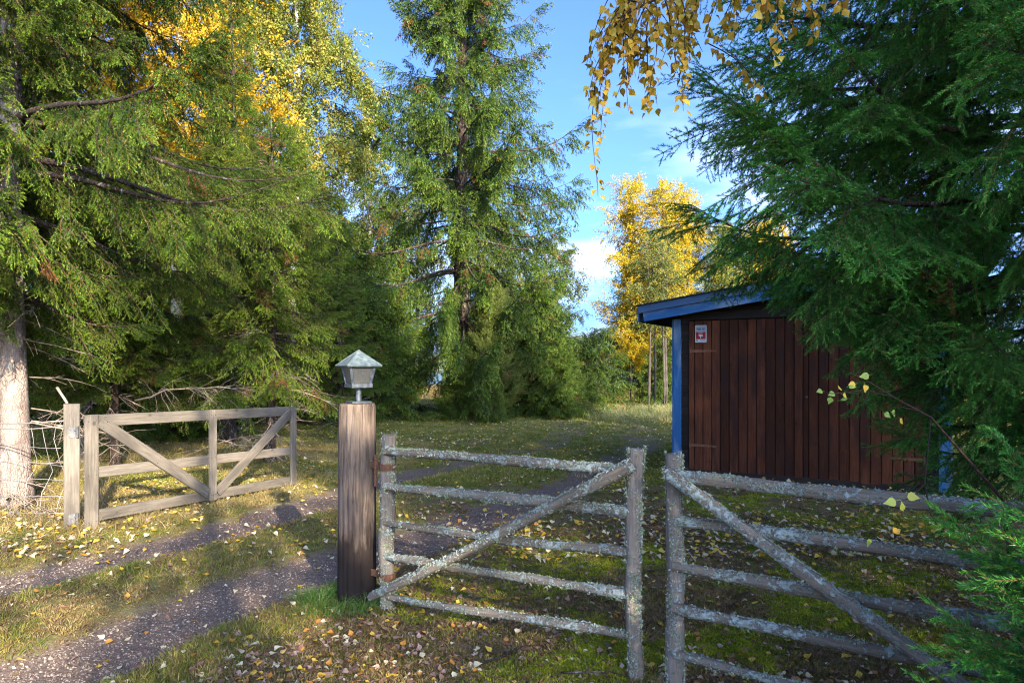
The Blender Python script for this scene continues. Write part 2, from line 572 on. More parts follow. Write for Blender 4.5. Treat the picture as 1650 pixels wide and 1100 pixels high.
# lake and far shore
nt = NT('lake_water'); nt.set(0.08, 0.5); nt.base((0.02, 0.045, 0.06))
nt.bump(nt.noise(nt.pos((1, 1, 1)), 1.5, 4, 0.6), 0.25, 0.1); M['lake'] = nt.m
lk = MB().add([(-1400, 62, -3.0), (1400, 62, -3.0), (1400, 900, -3.0), (-1400, 900, -3.0)], np.array([[0, 1, 2, 3]])).build('lake', M['lake'])
tag(lk, 'pale lake water glimpsed between the trees', kind='structure')
hx = np.linspace(-1400, 1400, 160)
hz = -3 + 26 + 14 * np.sin(hx / 210) + 9 * np.sin(hx / 77 + 1) + 4 * rng.random(160)
hv, hf = [], []
for k, (x, z) in enumerate(zip(hx, hz)):
    hv += [(x, 690, -4), (x, 760, z * .62), (x, 860, z), (x, 1100, -8)]
hv = np.array(hv)
for k in range(159):
    for j in range(3):
        hf.append([4 * k + j, 4 * k + 4 + j, 4 * k + 5 + j, 4 * k + 1 + j])
nt = NT('far_forest'); nt.set(1, 0.0)
nt.base(nt.ramp(nt.noise(nt.pos(), 0.06, 5, 0.7), [(0.35, (0.05, 0.085, 0.06)), (0.65, (0.12, 0.14, 0.07))])); M['far_forest'] = nt.m
tag(MB().add(hv, np.array(hf)).build('hills', M['far_forest'], None, True), 'low wooded hills on the far side of the lake', kind='structure')

def on_ground(x, y, dz=0.0):
    x = np.asarray(x, float); y = np.asarray(y, float)
    return np.stack([x, y, gz(x, y) + dz], -1)

# ------------------------------------------------------------------ wood, metal and paint
def world_of(o):
    m = o.matrix_basis.copy()
    while o.parent is not None:
        o = o.parent
        m = o.matrix_basis @ m
    return m

def place(o, mat, parent=None):
    COL.objects.link(o)
    if parent is not None:
        o.parent = parent
        mat = world_of(parent).inverted() @ mat
    o.matrix_basis = mat
    return o

def frame(p0, d, n):
    """matrix with +X along d and +Z along n"""
    d = unit(d); n = np.asarray(n, float); n = unit(n - d * (n @ d)); u = np.cross(n, d)
    m = Matrix.Identity(4)
    for i in range(3):
        m[i][0], m[i][1], m[i][2], m[i][3] = d[i], u[i], n[i], p0[i]
    return m

def woodmat(name, stops, rough=0.85, spec=0.15, grain=64, stain=None, knots=True, bump=0.5, tint=0.25, lich=None, gap=None):
    """weathered wood, grain along the piece's own X axis"""
    m = NT(name); m.set(rough, spec)
    tc = m.n('TexCoord'); r = m.rand()
    off = m.n('CombineXYZ')
    for k, q in enumerate((31.0, 17.0, 7.0)):
        m.l(m.math('MULTIPLY', r, q), off.inputs[k])
    add = m.n('VectorMath', operation='ADD')
    m.l(tc.outputs['Object'], add.inputs[0]); m.l(off.outputs[0], add.inputs[1])
    def mp(sc):
        q = m.n('Mapping'); q.inputs['Scale'].default_value = sc
        m.l(add.outputs[0], q.inputs['Vector']); return q.outputs['Vector']
    g = m.noise(mp((0.06, 1, 1)), grain, 6, 0.7, 0.6)
    g2 = m.noise(mp((0.5, 1, 1)), 5, 4, 0.55)
    c = m.ramp(m.math('ADD', m.math('MULTIPLY', g, 0.7), m.math('MULTIPLY', g2, 0.3)), stops)
    c = m.mix(tint, c, m.ramp(r, [(0, 0.35), (0.5, 0.8), (1, 1.25)]), 'MULTIPLY')
    if knots:
        vo = m.n('TexVoronoi'); vo.inputs['Scale'].default_value = 4.0
        m.l(mp((1, 1.4, 1.4)), vo.inputs['Vector'])
        k = m.ramp(vo.outputs['Distance'], [(0.0, 1.0), (0.075, 0.9), (0.12, 0.0)])
        c = m.mix(m.math('MULTIPLY', k, 0.7), c, [x * 0.55 for x in stops[0][1]])
    if stain:
        c = m.mix(m.ramp(m.noise(mp((0.35, 1.2, 1.2)), 3.2, 4, 0.6), [(0.5, 0.0), (0.66, 0.75)]), c, stain)
    if gap:      # worn end of the piece: dark below a height along X
        sp = m.n('SeparateXYZ'); m.l(tc.outputs['Object'], sp.inputs[0])
        q = m.math('ADD', sp.outputs['X'], m.math('MULTIPLY', m.noise(mp((0.15, 1, 1)), 30, 4, 0.6), -0.55))
        c = m.mix(m.ramp(m.math('ADD', q, 0.5), [(gap[0] + 0.22, 0.95), (gap[0] + 0.42, 0.0)]), c, gap[1])
    if lich:
        n1 = m.noise(add.outputs[0], 34, 5, 0.7)
        n2 = m.noise(add.outputs[0], 7, 4, 0.6)
        f = m.ramp(m.math('ADD', m.math('MULTIPLY', n1, 0.55), m.math('MULTIPLY', n2, 0.45)), [(lich, 0.0), (lich + 0.05, 1.0)])
        lc = m.ramp(m.noise(add.outputs[0], 60, 3, 0.6), [(0.3, (0.16, 0.195, 0.16)), (0.55, (0.29, 0.335, 0.31)), (0.75, (0.41, 0.455, 0.435))])
        c = m.mix(f, c, lc)
        m.base(c)
        m.bump(m.math('ADD', m.math('MULTIPLY', g, 0.6), m.math('MULTIPLY', f, n1)), 0.8, 0.012)
    else:
        m.base(c)
        m.bump(g, bump, 0.006)
    return m.m

M['board_grey'] = woodmat('board_grey', [(0.3, (0.075, 0.063, 0.050)), (0.5, (0.145, 0.125, 0.10)), (0.7, (0.22, 0.195, 0.16))], stain=(0.065, 0.057, 0.048))
M['plank_brown'] = woodmat('plank_brown', [(0.30, (0.040, 0.013, 0.007)), (0.5, (0.125, 0.040, 0.018)), (0.70, (0.21, 0.078, 0.036))],
                           rough=0.7, spec=0.18, stain=(0.030, 0.016, 0.015), knots=True, tint=0.85, bump=0.4)
M['plank_black'] = woodmat('plank_black', [(0.3, (0.012, 0.009, 0.008)), (0.5, (0.026, 0.019, 0.016)), (0.7, (0.05, 0.036, 0.030))], rough=0.7, spec=0.3, knots=False, tint=0.4)
M['paint_blue'] = woodmat('paint_blue', [(0.3, (0.018, 0.115, 0.30)), (0.5, (0.028, 0.15, 0.37)), (0.74, (0.05, 0.20, 0.44))], rough=0.6, spec=0.3, knots=False, stain=(0.24, 0.34, 0.44), tint=0.15, bump=0.35)
M['paint_slate'] = woodmat('paint_slate', [(0.3, (0.035, 0.095, 0.20)), (0.5, (0.055, 0.125, 0.24)), (0.74, (0.10, 0.17, 0.29))], rough=0.65, spec=0.3, knots=False, stain=(0.11, 0.16, 0.22), tint=0.12)
M['rail'] = woodmat('rail', [(0.3, (0.07, 0.058, 0.044)), (0.5, (0.155, 0.13, 0.10)), (0.7, (0.25, 0.215, 0.18))], lich=0.50, knots=False)
M['rail_post'] = woodmat('rail_post', [(0.3, (0.075, 0.062, 0.05)), (0.5, (0.165, 0.14, 0.118)), (0.7, (0.25, 0.22, 0.19))], lich=0.55, knots=False)
M['pillar'] = woodmat('pillar', [(0.34, (0.018, 0.013, 0.011)), (0.43, (0.075, 0.055, 0.042)), (0.54, (0.145, 0.11, 0.085)), (0.70, (0.245, 0.195, 0.155))],
                      grain=60, gap=(0.46, (0.014, 0.010, 0.009)), stain=(0.13, 0.10, 0.085), bump=0.9, tint=0.0)
nt = NT('felt'); nt.set(0.9, 0.2); nt.base(nt.ramp(nt.noise(nt.pos(), 40, 3), [(0.3, (0.02, 0.02, 0.022)), (0.7, (0.05, 0.05, 0.055))])); M['felt'] = nt.m
nt = NT('concrete'); nt.set(0.95, 0.1); nt.base(nt.ramp(nt.noise(nt.pos(), 8, 5), [(0.3, (0.05, 0.045, 0.04)), (0.7, (0.11, 0.10, 0.09))])); M['concrete'] = nt.m
nt = NT('rust'); nt.set(0.85, 0.2, 0.2)
nt.base(nt.ramp(nt.noise(nt.pos(), 60, 4, 0.7), [(0.3, (0.055, 0.03, 0.02)), (0.55, (0.12, 0.058, 0.036)), (0.75, (0.20, 0.11, 0.075))])); M['rust'] = nt.m
nt = NT('rust_light'); nt.set(0.85, 0.2, 0.1); nt.base(nt.ramp(nt.noise(nt.pos(), 60, 4, 0.7), [(0.3, (0.12, 0.055, 0.03)), (0.7, (0.34, 0.17, 0.10))])); M['rust_light'] = nt.m
nt = NT('nail_iron'); nt.set(0.8, 0.2, 0.3); nt.base((0.02, 0.014, 0.012)); M['rust_dark'] = nt.m
nt = NT('galvanised'); nt.set(0.6, 0.5, 0.6)
nt.base(nt.ramp(nt.noise(nt.pos(), 45, 3), [(0.3, (0.10, 0.10, 0.10)), (0.7, (0.19, 0.19, 0.19))])); M['galv'] = nt.m
nt = NT('verdigris'); nt.set(0.62, 0.35, 0.25)
a = nt.noise(nt.pos(), 28, 5, 0.65)
nt.base(nt.ramp(a, [(0.28, (0.05, 0.07, 0.08)), (0.5, (0.11, 0.145, 0.155)), (0.7, (0.19, 0.235, 0.235))])); nt.bump(a, 0.2, 0.003); M['copper'] = nt.m
nt = NT('lantern_frame'); nt.set(0.5, 0.4, 0.3)
nt.base(nt.ramp(nt.noise(nt.pos(), 40, 4), [(0.3, (0.04, 0.05, 0.065)), (0.7, (0.10, 0.12, 0.145))])); M['lead'] = nt.m
nt = NT('lantern_glass'); nt.set(0.35, 0.5)
a = nt.noise(nt.pos(), 120, 3, 0.6)
nt.base(nt.ramp(a, [(0.4, (0.16, 0.17, 0.17)), (0.62, (0.24, 0.25, 0.245)), (0.72, (0.5, 0.5, 0.48))]))
nt.b.inputs['Transmission Weight'].default_value = 0.75; nt.bump(nt.noise(nt.pos(), 160, 2), 0.5, 0.004); M['frosted'] = nt.m
for nm, c in (('sign_white', (0.62, 0.64, 0.66)), ('sign_red', (0.42, 0.006, 0.008)), ('sign_blue', (0.04, 0.06, 0.14)), ('sign_grey', (0.42, 0.46, 0.52))):
    nt = NT(nm); nt.set(0.5, 0.4); nt.base(c); M[nm] = nt.m
nt = NT('wire'); nt.set(0.55, 0.4, 0.5); nt.base((0.30, 0.27, 0.25)); M['wire'] = nt.m

def board(name, p0, p1, w, t, nrm, mat, parent, bev=0.004, wob=0.0, nails=()):
    """one plank: length along its own X, width along Y, face towards nrm"""
    p0 = np.asarray(p0, float); p1 = np.asarray(p1, float); Lb = np.linalg.norm(p1 - p0)
    a, b, e = w / 2, t / 2, min(bev, w * .2, t * .3)
    prof = [(a - e, -b), (a, -b + e), (a, b - e), (a - e, b), (-a + e, b), (-a, b - e), (-a, -b + e), (-a + e, -b)]
    mb = MB().prism(prof, (0, 0, 0), (Lb, 0, 0), (0, 1, 0), (0, 0, 1))
    for q in nails:
        for yy in ((-.28, .28) if w > .06 else (0,)):
            mb.tube([(q * Lb, w * yy, b - .002), (q * Lb, w * yy, b + .0015)], .0042, 6, 1)
    o = bpy.data.objects.new(name, mb.mesh(name, [mat, M['rust_dark']] if len(nails) else mat))
    n = np.asarray(nrm, float) + rng.normal(0, wob, 3)
    return place(o, frame(p0, p1 - p0, n), parent)

# ------------------------------------------------------------------ shed
SO = np.array([2.41, 10.10, 0.0]); SU = unit((0.858, -0.513, 0)); SN = np.array([-SU[1] * -1, -SU[0], 0.0])
SN = np.array([SU[1], -SU[0], 0.0])          # towards the camera side
SZ = np.array([0, 0, 1.0])
SW = 3.41
def sp(t, n, z):
    return SO + SU * t + SN * n + SZ * z
shed = empty('shed', tuple(SO))
tag(shed, 'dark brown plank shed with blue corner posts and sloping blue roof edge', 'shed')
def roof_z(t):
    return 2.475 + 0.135 * (t + 0.47)
# body behind the cladding
mb = MB()
c = [sp(.02, -.035, .06), sp(SW - .02, -.035, .06), sp(SW - .02, -2.9, .06), sp(.02, -2.9, .06)]
tp = [sp(.02, -.035, roof_z(0) - .16), sp(SW - .02, -.035, roof_z(SW) - .16), sp(SW - .02, -2.9, roof_z(SW) - .16), sp(.02, -2.9, roof_z(0) - .16)]
mb.add(np.array(c + tp) - SO, np.array([[0, 1, 5, 4], [1, 2, 6, 5], [2, 3, 7, 6], [3, 0, 4, 7], [4, 5, 6, 7], [3, 2, 1, 0]]))
mb.build('wall', M['plank_black'], shed)
mb = MB()
for (t0, t1) in ((.05, 1.1), (1.2, 2.2), (2.3, SW - .05)):
    mb.beam(sp((t0 + t1) / 2, -.2, -.1) - SO, sp((t0 + t1) / 2, -.2, .059) - SO, t1 - t0, .3, SU)
mb.build('foundation', M['concrete'], shed)
board('sill_beam', sp(-.02, -.02, .045), sp(SW + .02, -.02, .045), .09, .09, SN, M['plank_black'], shed)
# horizontal siding at both sides of the doors and on the near side walls
for t0, t1 in ((.10, .205), (3.185, 3.31)):
    z = .13
    while z < 2.26:
        board('siding_board', sp(t0, -.012 , z), sp(t1, -.012, z), .098, .022, SN + SZ * -.16, M['plank_black'], shed)
        z += .088
for side, t in ((-1, 0.02), (1, SW - .02)):
    z = .13
    while z < roof_z(t) - .25:
        board('siding_board', sp(t + side * .012, -.09, z), sp(t + side * .012, -2.88, z), .135, .022, SU * side - SZ * .14, M['plank_black'], shed)
        z += .12
for t in (.045, SW - .045):
    board('corner_board', sp(t, .0, .04), sp(t, .0, roof_z(t) - .27), .11, .055, SN, M['paint_blue'], shed)
    s_ = -1 if t < 1 else 1
    board('corner_board', sp(t + s_ * .072, -.05, .04), sp(t + s_ * .072, -.05, roof_z(t) - .27), .11, .03, SU * s_, M['paint_blue'], shed)
# doors
DB, DT = .075, 2.235
def door(tA, tB, n, first, label):
    d = empty('door', tuple(sp(tA, 0.0, DB) - SO)); d.parent = shed
    d['label'] = label
    w = (tB - tA - first) / n
    edges = [tA, tA + first] + [tA + first + w * (k + 1) for k in range(n)]
    for k in range(len(edges) - 1):
        c = (edges[k] + edges[k + 1]) / 2
        board('plank', sp(c, .012 + rng.normal(0, .0015), DB + rng.uniform(-.012, .008)), sp(c, .012, DT), edges[k + 1] - edges[k] - .009, .024, SN, M['plank_brown'], d, .005, .008, (.06, .48, .93))
    return d
dl = door(.212, 1.655, 11, .085, 'left leaf of the plank double door')
dr = door(1.762, 3.178, 11, .07, 'right leaf of the plank double door')
board('center_batten', sp(1.708, .032, DB + .01), sp(1.708, .032, DT), .098, .026, SN, M['plank_brown'], dl)
def strap(t0, t1, z, par, hinge_t):
    s_ = 1 if t1 > t0 else -1
    Lh = abs(t1 - t0)
    mb = MB()
    mb.prism([(-.006, 0), (.006, 0), (.006, .006), (-.006, .006)], (0, 0, 0), (0.001, 0, 0), (0, 1, 0), (0, 0, 1))
    prof0, prof1 = .021, .012
    v = [(0, -prof0, 0), (0, prof0, 0), (Lh, prof1, 0), (Lh + .02, 0, 0), (Lh, -prof1, 0)]
    v += [(x, y, .006) for x, y, _ in v]
    mb.add(v, [[4, 3, 2, 1, 0], [5, 6, 7, 8, 9]] + [[i, (i + 1) % 5, 5 + (i + 1) % 5, 5 + i] for i in range(5)])
    mb.tube([(-.012, -.035, .008), (-.012, .035, .008)], .010, 8)
    for q in (.15, .45, .8):
        mb.tube([(Lh * q, 0, .005), (Lh * q, 0, .011)], .007, 6)
    o = bpy.data.objects.new('strap_hinge', mb.mesh('strap_hinge', M['rust_light']))
    place(o, frame(sp(t0, .0265, z), SU * s_, SN), par)
strap(.245, .60, 1.80, dl, .2); strap(.245, .60, .435, dl, .2)
strap(3.15, 2.80, .42, dr, 3.2); strap(3.15, 2.80, 1.80, dr, 3.2)
mb = MB().tube([(0, 0, 0), (0, 0, .006)], .016, 10).tube([(0, 0, .006), (0, 0, .008)], .007, 8)
o = bpy.data.objects.new('keyhole_plate', mb.mesh('keyhole_plate', M['galv'])); place(o, frame(sp(1.81, .026, 1.17), SZ, SN), dr)
# header above the doors, in two boards that follow the roof
mb = MB()
zt0, zt1 = roof_z(.1) - .26, roof_z(SW - .1) - .26
mb.add(np.array([sp(.1, .0, DT + .012), sp(SW - .1, .0, DT + .012), sp(SW - .1, .0, zt1), sp(.1, .0, zt0),
                 sp(.1, -.03, DT + .012), sp(SW - .1, -.03, DT + .012), sp(SW - .1, -.03, zt1), sp(.1, -.03, zt0)]) - SO,
       np.array([[0, 1, 2, 3], [5, 4, 7, 6], [3, 2, 6, 7], [1, 0, 4, 5], [0, 3, 7, 4], [2, 1, 5, 6]]))
mb.build('gable_panel', M['plank_black'], shed)
board('door_header', sp(.1, .014, DT + .075), sp(SW - .1, .014, DT + .075), .12, .024, SN, M['plank_black'], shed)
# roof
ta, tb = -.47, SW + .47
RD = unit(SU * (tb - ta) + SZ * (roof_z(tb) - roof_z(ta))); RN = np.cross(RD, SN) ; RN = RN if RN[2] > 0 else -RN
roof = empty('roof', tuple(sp(ta, .3, roof_z(ta)) - SO)); roof.parent = shed
def rp(t, n, up):
    return sp(t, n, roof_z(t)) + RN * up
def slab(name, n0, n1, u0, u1, mat, a=ta, b=tb):
    v = [rp(t, n, u) - sp(ta, .3, roof_z(ta)) for t in (a, b) for n in (n0, n1) for u in (u0, u1)]
    MB().add(v, np.array([[0, 1, 3, 2], [4, 6, 7, 5], [0, 4, 5, 1], [2, 3, 7, 6], [0, 2, 6, 4], [1, 5, 7, 3]])).build(name, mat, roof)
slab('roof_deck', -3.1, .27, -.05, -.012, M['plank_black'], ta + .02, tb - .02)
slab('roofing_felt', -3.12, .325, -.010, .008, M['felt'], ta - .015, tb + .015)
board('upper_fascia', rp(ta, .292, -.065), rp(tb, .292, -.065), .105, .026, SN, M['paint_slate'], roof)
board('lower_fascia', rp(ta + .06, .266, -.178), rp(tb - .06, .266, -.178), .14, .024, SN, M['paint_blue'], roof)
board('eave_fascia', rp(ta - .012, .279, -.125), rp(ta - .012, -3.1, -.125), .235, .022, -SU, M['paint_slate'], roof)
board('eave_fascia', rp(tb + .012, .279, -.125), rp(tb + .012, -3.1, -.125), .235, .022, SU, M['paint_slate'], roof)
for k in range(6):
    n = .1 - k * .6
    board('rafter', rp(ta + .03, n, -.10), rp(tb - .03, n, -.10), .095, .05, SN, M['plank_black'], roof)
# alarm notice on the left door leaf
sg = empty('alarm_sign', tuple(sp(.392, .027, 2.06) - SO)); sg.parent = shed
sg['label'] = 'small white and red notice with LARM lettering'
def plate(name, x0, x1, z0, z1, n0, n1, mat, rad=.006):
    pts = []
    for cx, cz, a0 in ((x1 - rad, z1 - rad, 0), (x0 + rad, z1 - rad, 90), (x0 + rad, z0 + rad, 180), (x1 - rad, z0 + rad, 270)):
        for a in (0, 45, 90):
            pts.append((cx + rad * math.cos(R(a0 + a)), cz + rad * math.sin(R(a0 + a))))
    mb = MB().prism(pts, SN * n0, SN * n1, SU, SZ)
    return mb.build(name, mat, sg)
plate('sign_plate', -.083, .083, -.135, .115, .001, .005, M['sign_white'], .012)
plate('red_panel', -.070, .070, -.088, .018, .0052, .0064, M['sign_red'])
plate('grey_panel', -.074, .074, .028, .104, .0052, .006, M['sign_grey'])
plate('fine_print', -.012, .072, -.124, -.098, .0052, .006, M['sign_grey'], .002)
plate('emblem', -.066, -.044, -.116, -.100, .0052, .006, M['sign_blue'], .003)
for x0, x1, z0, z1 in ((-.060, .006, .058, .072), (.016, .060, .058, .072), (-.048, .0, .040, .048), (.016, .05, .040, .046)):
    plate('line_of_print', x0, x1, z0, z1, .0061, .0068, M['sign_blue'], .003)
# white hand mark
mb = MB()
for pts in ([(-.034, -.028), (-.022, -.016), (.018, -.020), (.034, -.036), (.030, -.050), (.006, -.050), (.000, -.072), (-.010, -.072), (-.012, -.050), (-.026, -.046)],):
    mb.prism(pts[::-1], SN * .0066, SN * .0074, SU, SZ)
mb.build('hand_mark', M['sign_white'], sg)
fc = bpy.data.curves.new('lettering', 'FONT'); fc.body = 'LARM'; fc.size = .026; fc.align_x = 'CENTER'; fc.extrude = .0004
fc.materials.append(M['sign_white'])
tmp_ = bpy.data.objects.new('lettering_source', fc)
fo = bpy.data.objects.new('lettering', bpy.data.meshes.new_from_object(tmp_)); COL.objects.link(fo); fo.parent = sg
bpy.data.objects.remove(tmp_)
fm = Matrix.Identity(4)
for i in range(3):
    fm[i][0], fm[i][1], fm[i][2], fm[i][3] = SU[i], SZ[i], SN[i], (SN * .0071 + SZ * -.006)[i]
fo.matrix_basis = fm

# ------------------------------------------------------------------ board gate standing open on the left
GA = np.array([-4.08, 6.56, 0]); GB = np.array([-2.87, 9.0, 0]); GU = unit(GB - GA); GN = np.array([GU[1], -GU[0], 0]); GL = np.linalg.norm(GB - GA)
gate = empty('board_gate', tuple(GA)); tag(gate, 'weathered grey board gate with two diagonal braces, standing open', 'gate')
def gp(s, n, z):
    return GA + GU * s + GN * n + SZ * z
def gb(name, s0, z0, s1, z1, w, n, t=.028):
    return board(name, gp(s0, n, z0), gp(s1, n, z1), w, t, GN, M['board_grey'], gate, .004, .004, {'stile': (.06, .47, .94), 'brace': (.04, .5, .96)}.get(name, ()))
gb('rail', -.02, 1.055, GL, .995, .115, 0)
gb('rail', -.02, .555, GL - .04, .475, .105, 0)
gb('rail', -.02, .135, GL - .04, .085, .11, 0)
gb('stile', .02, .02, .02, 1.115, .125, .031)
gb('stile', GL * .519, .05, GL * .519, 1.085, .095, .031)
gb('stile', GL - .05, .03, GL - .05, 1.055, .095, .031)
gb('brace', .10, 1.045, GL * .519 - .06, .14, .115, .0305)
gb('brace', GL * .519 + .06, .13, GL - .10, .985, .11, .0305)
post_p = np.array([-4.295, 6.66, 0])
gpost = empty('gate_post', tuple(post_p)); tag(gpost, 'square weathered post carrying the hinges of the board gate', 'post')
board('shaft', post_p + SZ * -.1, post_p + SZ * 1.215, .135, .13, unit((.55, -.83, 0)), M['board_grey'], gpost, .008)
for z in (.10, .94):
    mb = MB()
    mb.beam((0, -.05, .0), (0, .05, .0), .055, .006, (1, 0, 0), .001)
    mb.tube([(.045, -.05, .018), (.045, .06, .018)], .011, 8)
    mb.tube([(.02, .02, .006), (.05, .02, .02)], .008, 6)
    mb.tube([(-.02, -.03, .003), (-.02, -.03, .010)], .009, 6).tube([(-.02, .03, .003), (-.02, .03, .010)], .009, 6)
    o = bpy.data.objects.new('hinge', mb.mesh('hinge', M['galv']))
    nn = unit((.55, -.83, 0)); place(o, frame(post_p + nn * .069 + SZ * z, np.cross(SZ, nn), nn), gpost)

# ------------------------------------------------------------------ wire fence left of the board gate
wf = empty('wire_fence', (-5.2, 7.0, 0)); tag(wf, 'rusty square-mesh wire netting between spruce trunk and gate post', 'fence')
FA = np.array([-9.5, 7.75, 0.0]); FB = post_p + np.array([-.06, .0, 0])
def fpnt(s, z):
    q = FA + (FB - FA) * s
    return q + np.array([.04 * math.sin(s * 31 + z * 5), .05 * math.sin(s * 23 + z * 9), z + .02 * math.sin(s * 19 + z * 7) + .0])
org = np.array([-5.2, 7.0, 0])
for z in (.14, .29, .45, .62, .80, .98, 1.03):
    MB().tube([fpnt(s, z) - org for s in np.linspace(0, 1, 40)], .0035 if z < .9 else .006, 5).build('strand', M['wire'], wf, True)
for s in np.linspace(0.03, .985, 32):
    MB().tube([fpnt(s + .003 * math.sin(z * 20 + s * 50), z) - org for z in np.linspace(.1, .99, 9)], .0028, 5).build('stay_wire', M['wire'], wf, True)
mb = MB().tube([FA - org + SZ * z for z in (-.1, .6, 1.25)], [.05, .048, .045], 10, 0, .03)
mb.build('end_post', M['rail_post'], wf, True)

# ------------------------------------------------------------------ lamp pillar and lantern
PP = np.array([-1.055, 4.66, 0]); PZ0 = float(gz(PP[0], PP[1])) - .06; PH = 1.327
pil = empty('lamp_pillar', (PP[0], PP[1], 0)); tag(pil, 'thick round wooden pillar with blackened foot beneath the lantern', 'pillar')
nS, nR = 72, 70
zz = np.linspace(0, PH - PZ0, nS); th = np.linspace(0, 2 * np.pi, nR, endpoint=False)
rad = (.130 - .006 * zz / PH)[:, None] * np.ones((1, nR))
rad += .0035 * np.sin(3 * th + .8)[None] + .0022 * np.sin(11 * th[None] + 1.6 * np.sin(zz[:, None] * 1.7))
for k in range(9):
    a0 = rng.uniform(.1, 3.0) if k > 1 else (1.15, 2.0)[k]
    z0, z1 = (rng.uniform(0, .7), rng.uniform(.7, 1.4)) if k > 1 else (0.05, 1.4)
    dth = np.abs((th[None] - (a0 + .05 * np.sin(zz * 4 + k))[:, None] + np.pi) % (2 * np.pi) - np.pi)
    rad -= (.020 if k < 3 else .008) * np.exp(-(dth / .05) ** 2) * (sstep(z0 - .05, z0 + .05, zz) * (1 - sstep(z1 - .1, z1, zz)))[:, None]
rad[-1] -= .006
rad[:6] += (np.linspace(.012, 0, 6))[:, None] * rng.random(nR)[None]
# local X runs up the log
v = np.stack([np.repeat(zz, nR), (rad * np.cos(th)[None]).ravel(), (rad * np.sin(th)[None]).ravel()], 1)
i = np.arange(nS - 1)[:, None] * nR; j = np.arange(nR)[None]; k = (j + 1) % nR
f = np.stack([i + j, i + k, i + nR + k, i + nR + j], -1).reshape(-1, 4)
mb = MB().add(v, f); b0 = (nS - 1) * nR
mb.add(np.vstack([v[b0:], [[zz[-1] + .003, 0, 0]]]), np.array([[q, (q + 1) % nR, nR] for q in range(nR)]))
o = bpy.data.objects.new('log', mb.mesh('log', M['pillar'], True)); place(o, frame((PP[0], PP[1], PZ0), (0, 0, 1), (0, -1, 0)), pil)

LP = np.array([PP[0] + .01, PP[1] - .01, PH + .004])
lan = empty('lantern', tuple(LP)); lan.rotation_euler = (0, 0, R(33)); tag(lan, 'four-sided metal lantern with pyramid roof on the wooden pillar', 'lantern')
MB().box((0, 0, .006), (.135, .135, .012)).build('base_plate', M['lead'], lan)
MB().tube([(0, 0, .012), (0, 0, .105)], .0185, 14).tube([(0, 0, .085), (0, 0, .106)], .026, 14).build('stem', M['lead'], lan, False)
zb, zt, hb, ht, rz_, rh = .105, .250, .062, .087, .250, .121
MB().box((0, 0, zb + .013), (hb * 2 + .022, hb * 2 + .022, .026)).build('bottom_rim', M['lead'], lan)
zb2 = zb + .027
for k in range(4):
    a = k * math.pi / 2; ca, sa = math.cos(a), math.sin(a)
    rot = lambda q: (q[0] * ca - q[1] * sa, q[0] * sa + q[1] * ca, q[2])
    mb = MB(); e = .006
    quad = [(hb - .001, -hb + e, zb2), (hb - .001, hb - e, zb2), (ht - .002, ht - e - .004, zt), (ht - .002, -ht + e + .004, zt)]
    quad += [(x - .004, y, z) for x, y, z in quad]
    mb.add([rot(q) for q in quad], np.array([[0, 1, 2, 3], [7, 6, 5, 4], [0, 4, 5, 1], [1, 5, 6, 2], [2, 6, 7, 3], [3, 7, 4, 0]]))
    mb.build('pane', M['frosted'], lan)
    mb = MB().beam(rot((hb, hb, zb2)), rot((ht - .003, ht - .003, zt)), .017, .017, rot((1, -1, 0)), .002)
    mb.build('corner_bar', M['lead'], lan)
mb = MB()
v = [(x * rh, y * rh, rz_ + .004) for x, y in ((-1, -1), (1, -1), (1, 1), (-1, 1))] + [(0, 0, rz_ + .108)]
v += [(x * (rh - .004), y * (rh - .004), rz_ - .004) for x, y in ((-1, -1), (1, -1), (1, 1), (-1, 1))]
mb.add(v, [[0, 1, 4], [1, 2, 4], [2, 3, 4], [3, 0, 4], [0, 5, 6, 1], [1, 6, 7, 2], [2, 7, 8, 3], [3, 8, 5, 0], [8, 7, 6, 5]])
rf = mb.build('roof', M['copper'], lan)
for k in range(4):
    a = k * math.pi / 2 + math.pi / 4
    MB().tube([(rh * 1.41 * math.cos(a), rh * 1.41 * math.sin(a), rz_ + .005), (0, 0, rz_ + .110)], .003, 6).build('ridge_seam', M['copper'], rf)
MB().tube([(0, 0, .12), (0, 0, .16)], .02, 10).tube([(0, 0, .16), (0, 0, .18), (0, 0, .21), (0, 0, .225)], [.014, .027, .027, .012], 12).build('bulb', M['frosted'], lan, True)

# ------------------------------------------------------------------ lichen-grown field gate, two leaves
# lichen flakes and beard lichen
nt = NT('lichen'); nt.set(0.95, 0.05)
nt.base(nt.ramp(nt.rand(), [(0.0, (0.17, 0.205, 0.17)), (0.5, (0.29, 0.335, 0.305)), (0.85, (0.39, 0.43, 0.41)), (1.0, (0.21, 0.27, 0.12))])); M['lichen'] = nt.m
nt = NT('beard_lichen'); nt.set(0.95, 0.05); nt.base(nt.ramp(nt.rand(), [(0.0, (0.22, 0.30, 0.17)), (1.0, (0.36, 0.43, 0.27))])); M['beard'] = nt.m
flakes = []
for k in range(4):
    mb = MB()
    for q in range(14):
        a = rng.uniform(0, 6.28); r0 = rng.uniform(0, .010)
        c = np.array([r0 * math.cos(a), r0 * math.sin(a), rng.uniform(-.001, .004)])
        t1 = unit(rng.normal(0, 1, 3) + [0, 0, 1.2]); t2 = unit(np.cross(t1, rng.normal(0, 1, 3)))
        s = rng.uniform(.004, .008)
        mb.add([c - t2 * s * .6, c + t2 * s * .6, c + t2 * s * .9 + t1 * s, c - t2 * s * .5 + t1 * s * 1.2], np.array([[0, 1, 2, 3]]))
    flakes.append(proto('lichen_flake', mb, M['lichen']))
beards = []
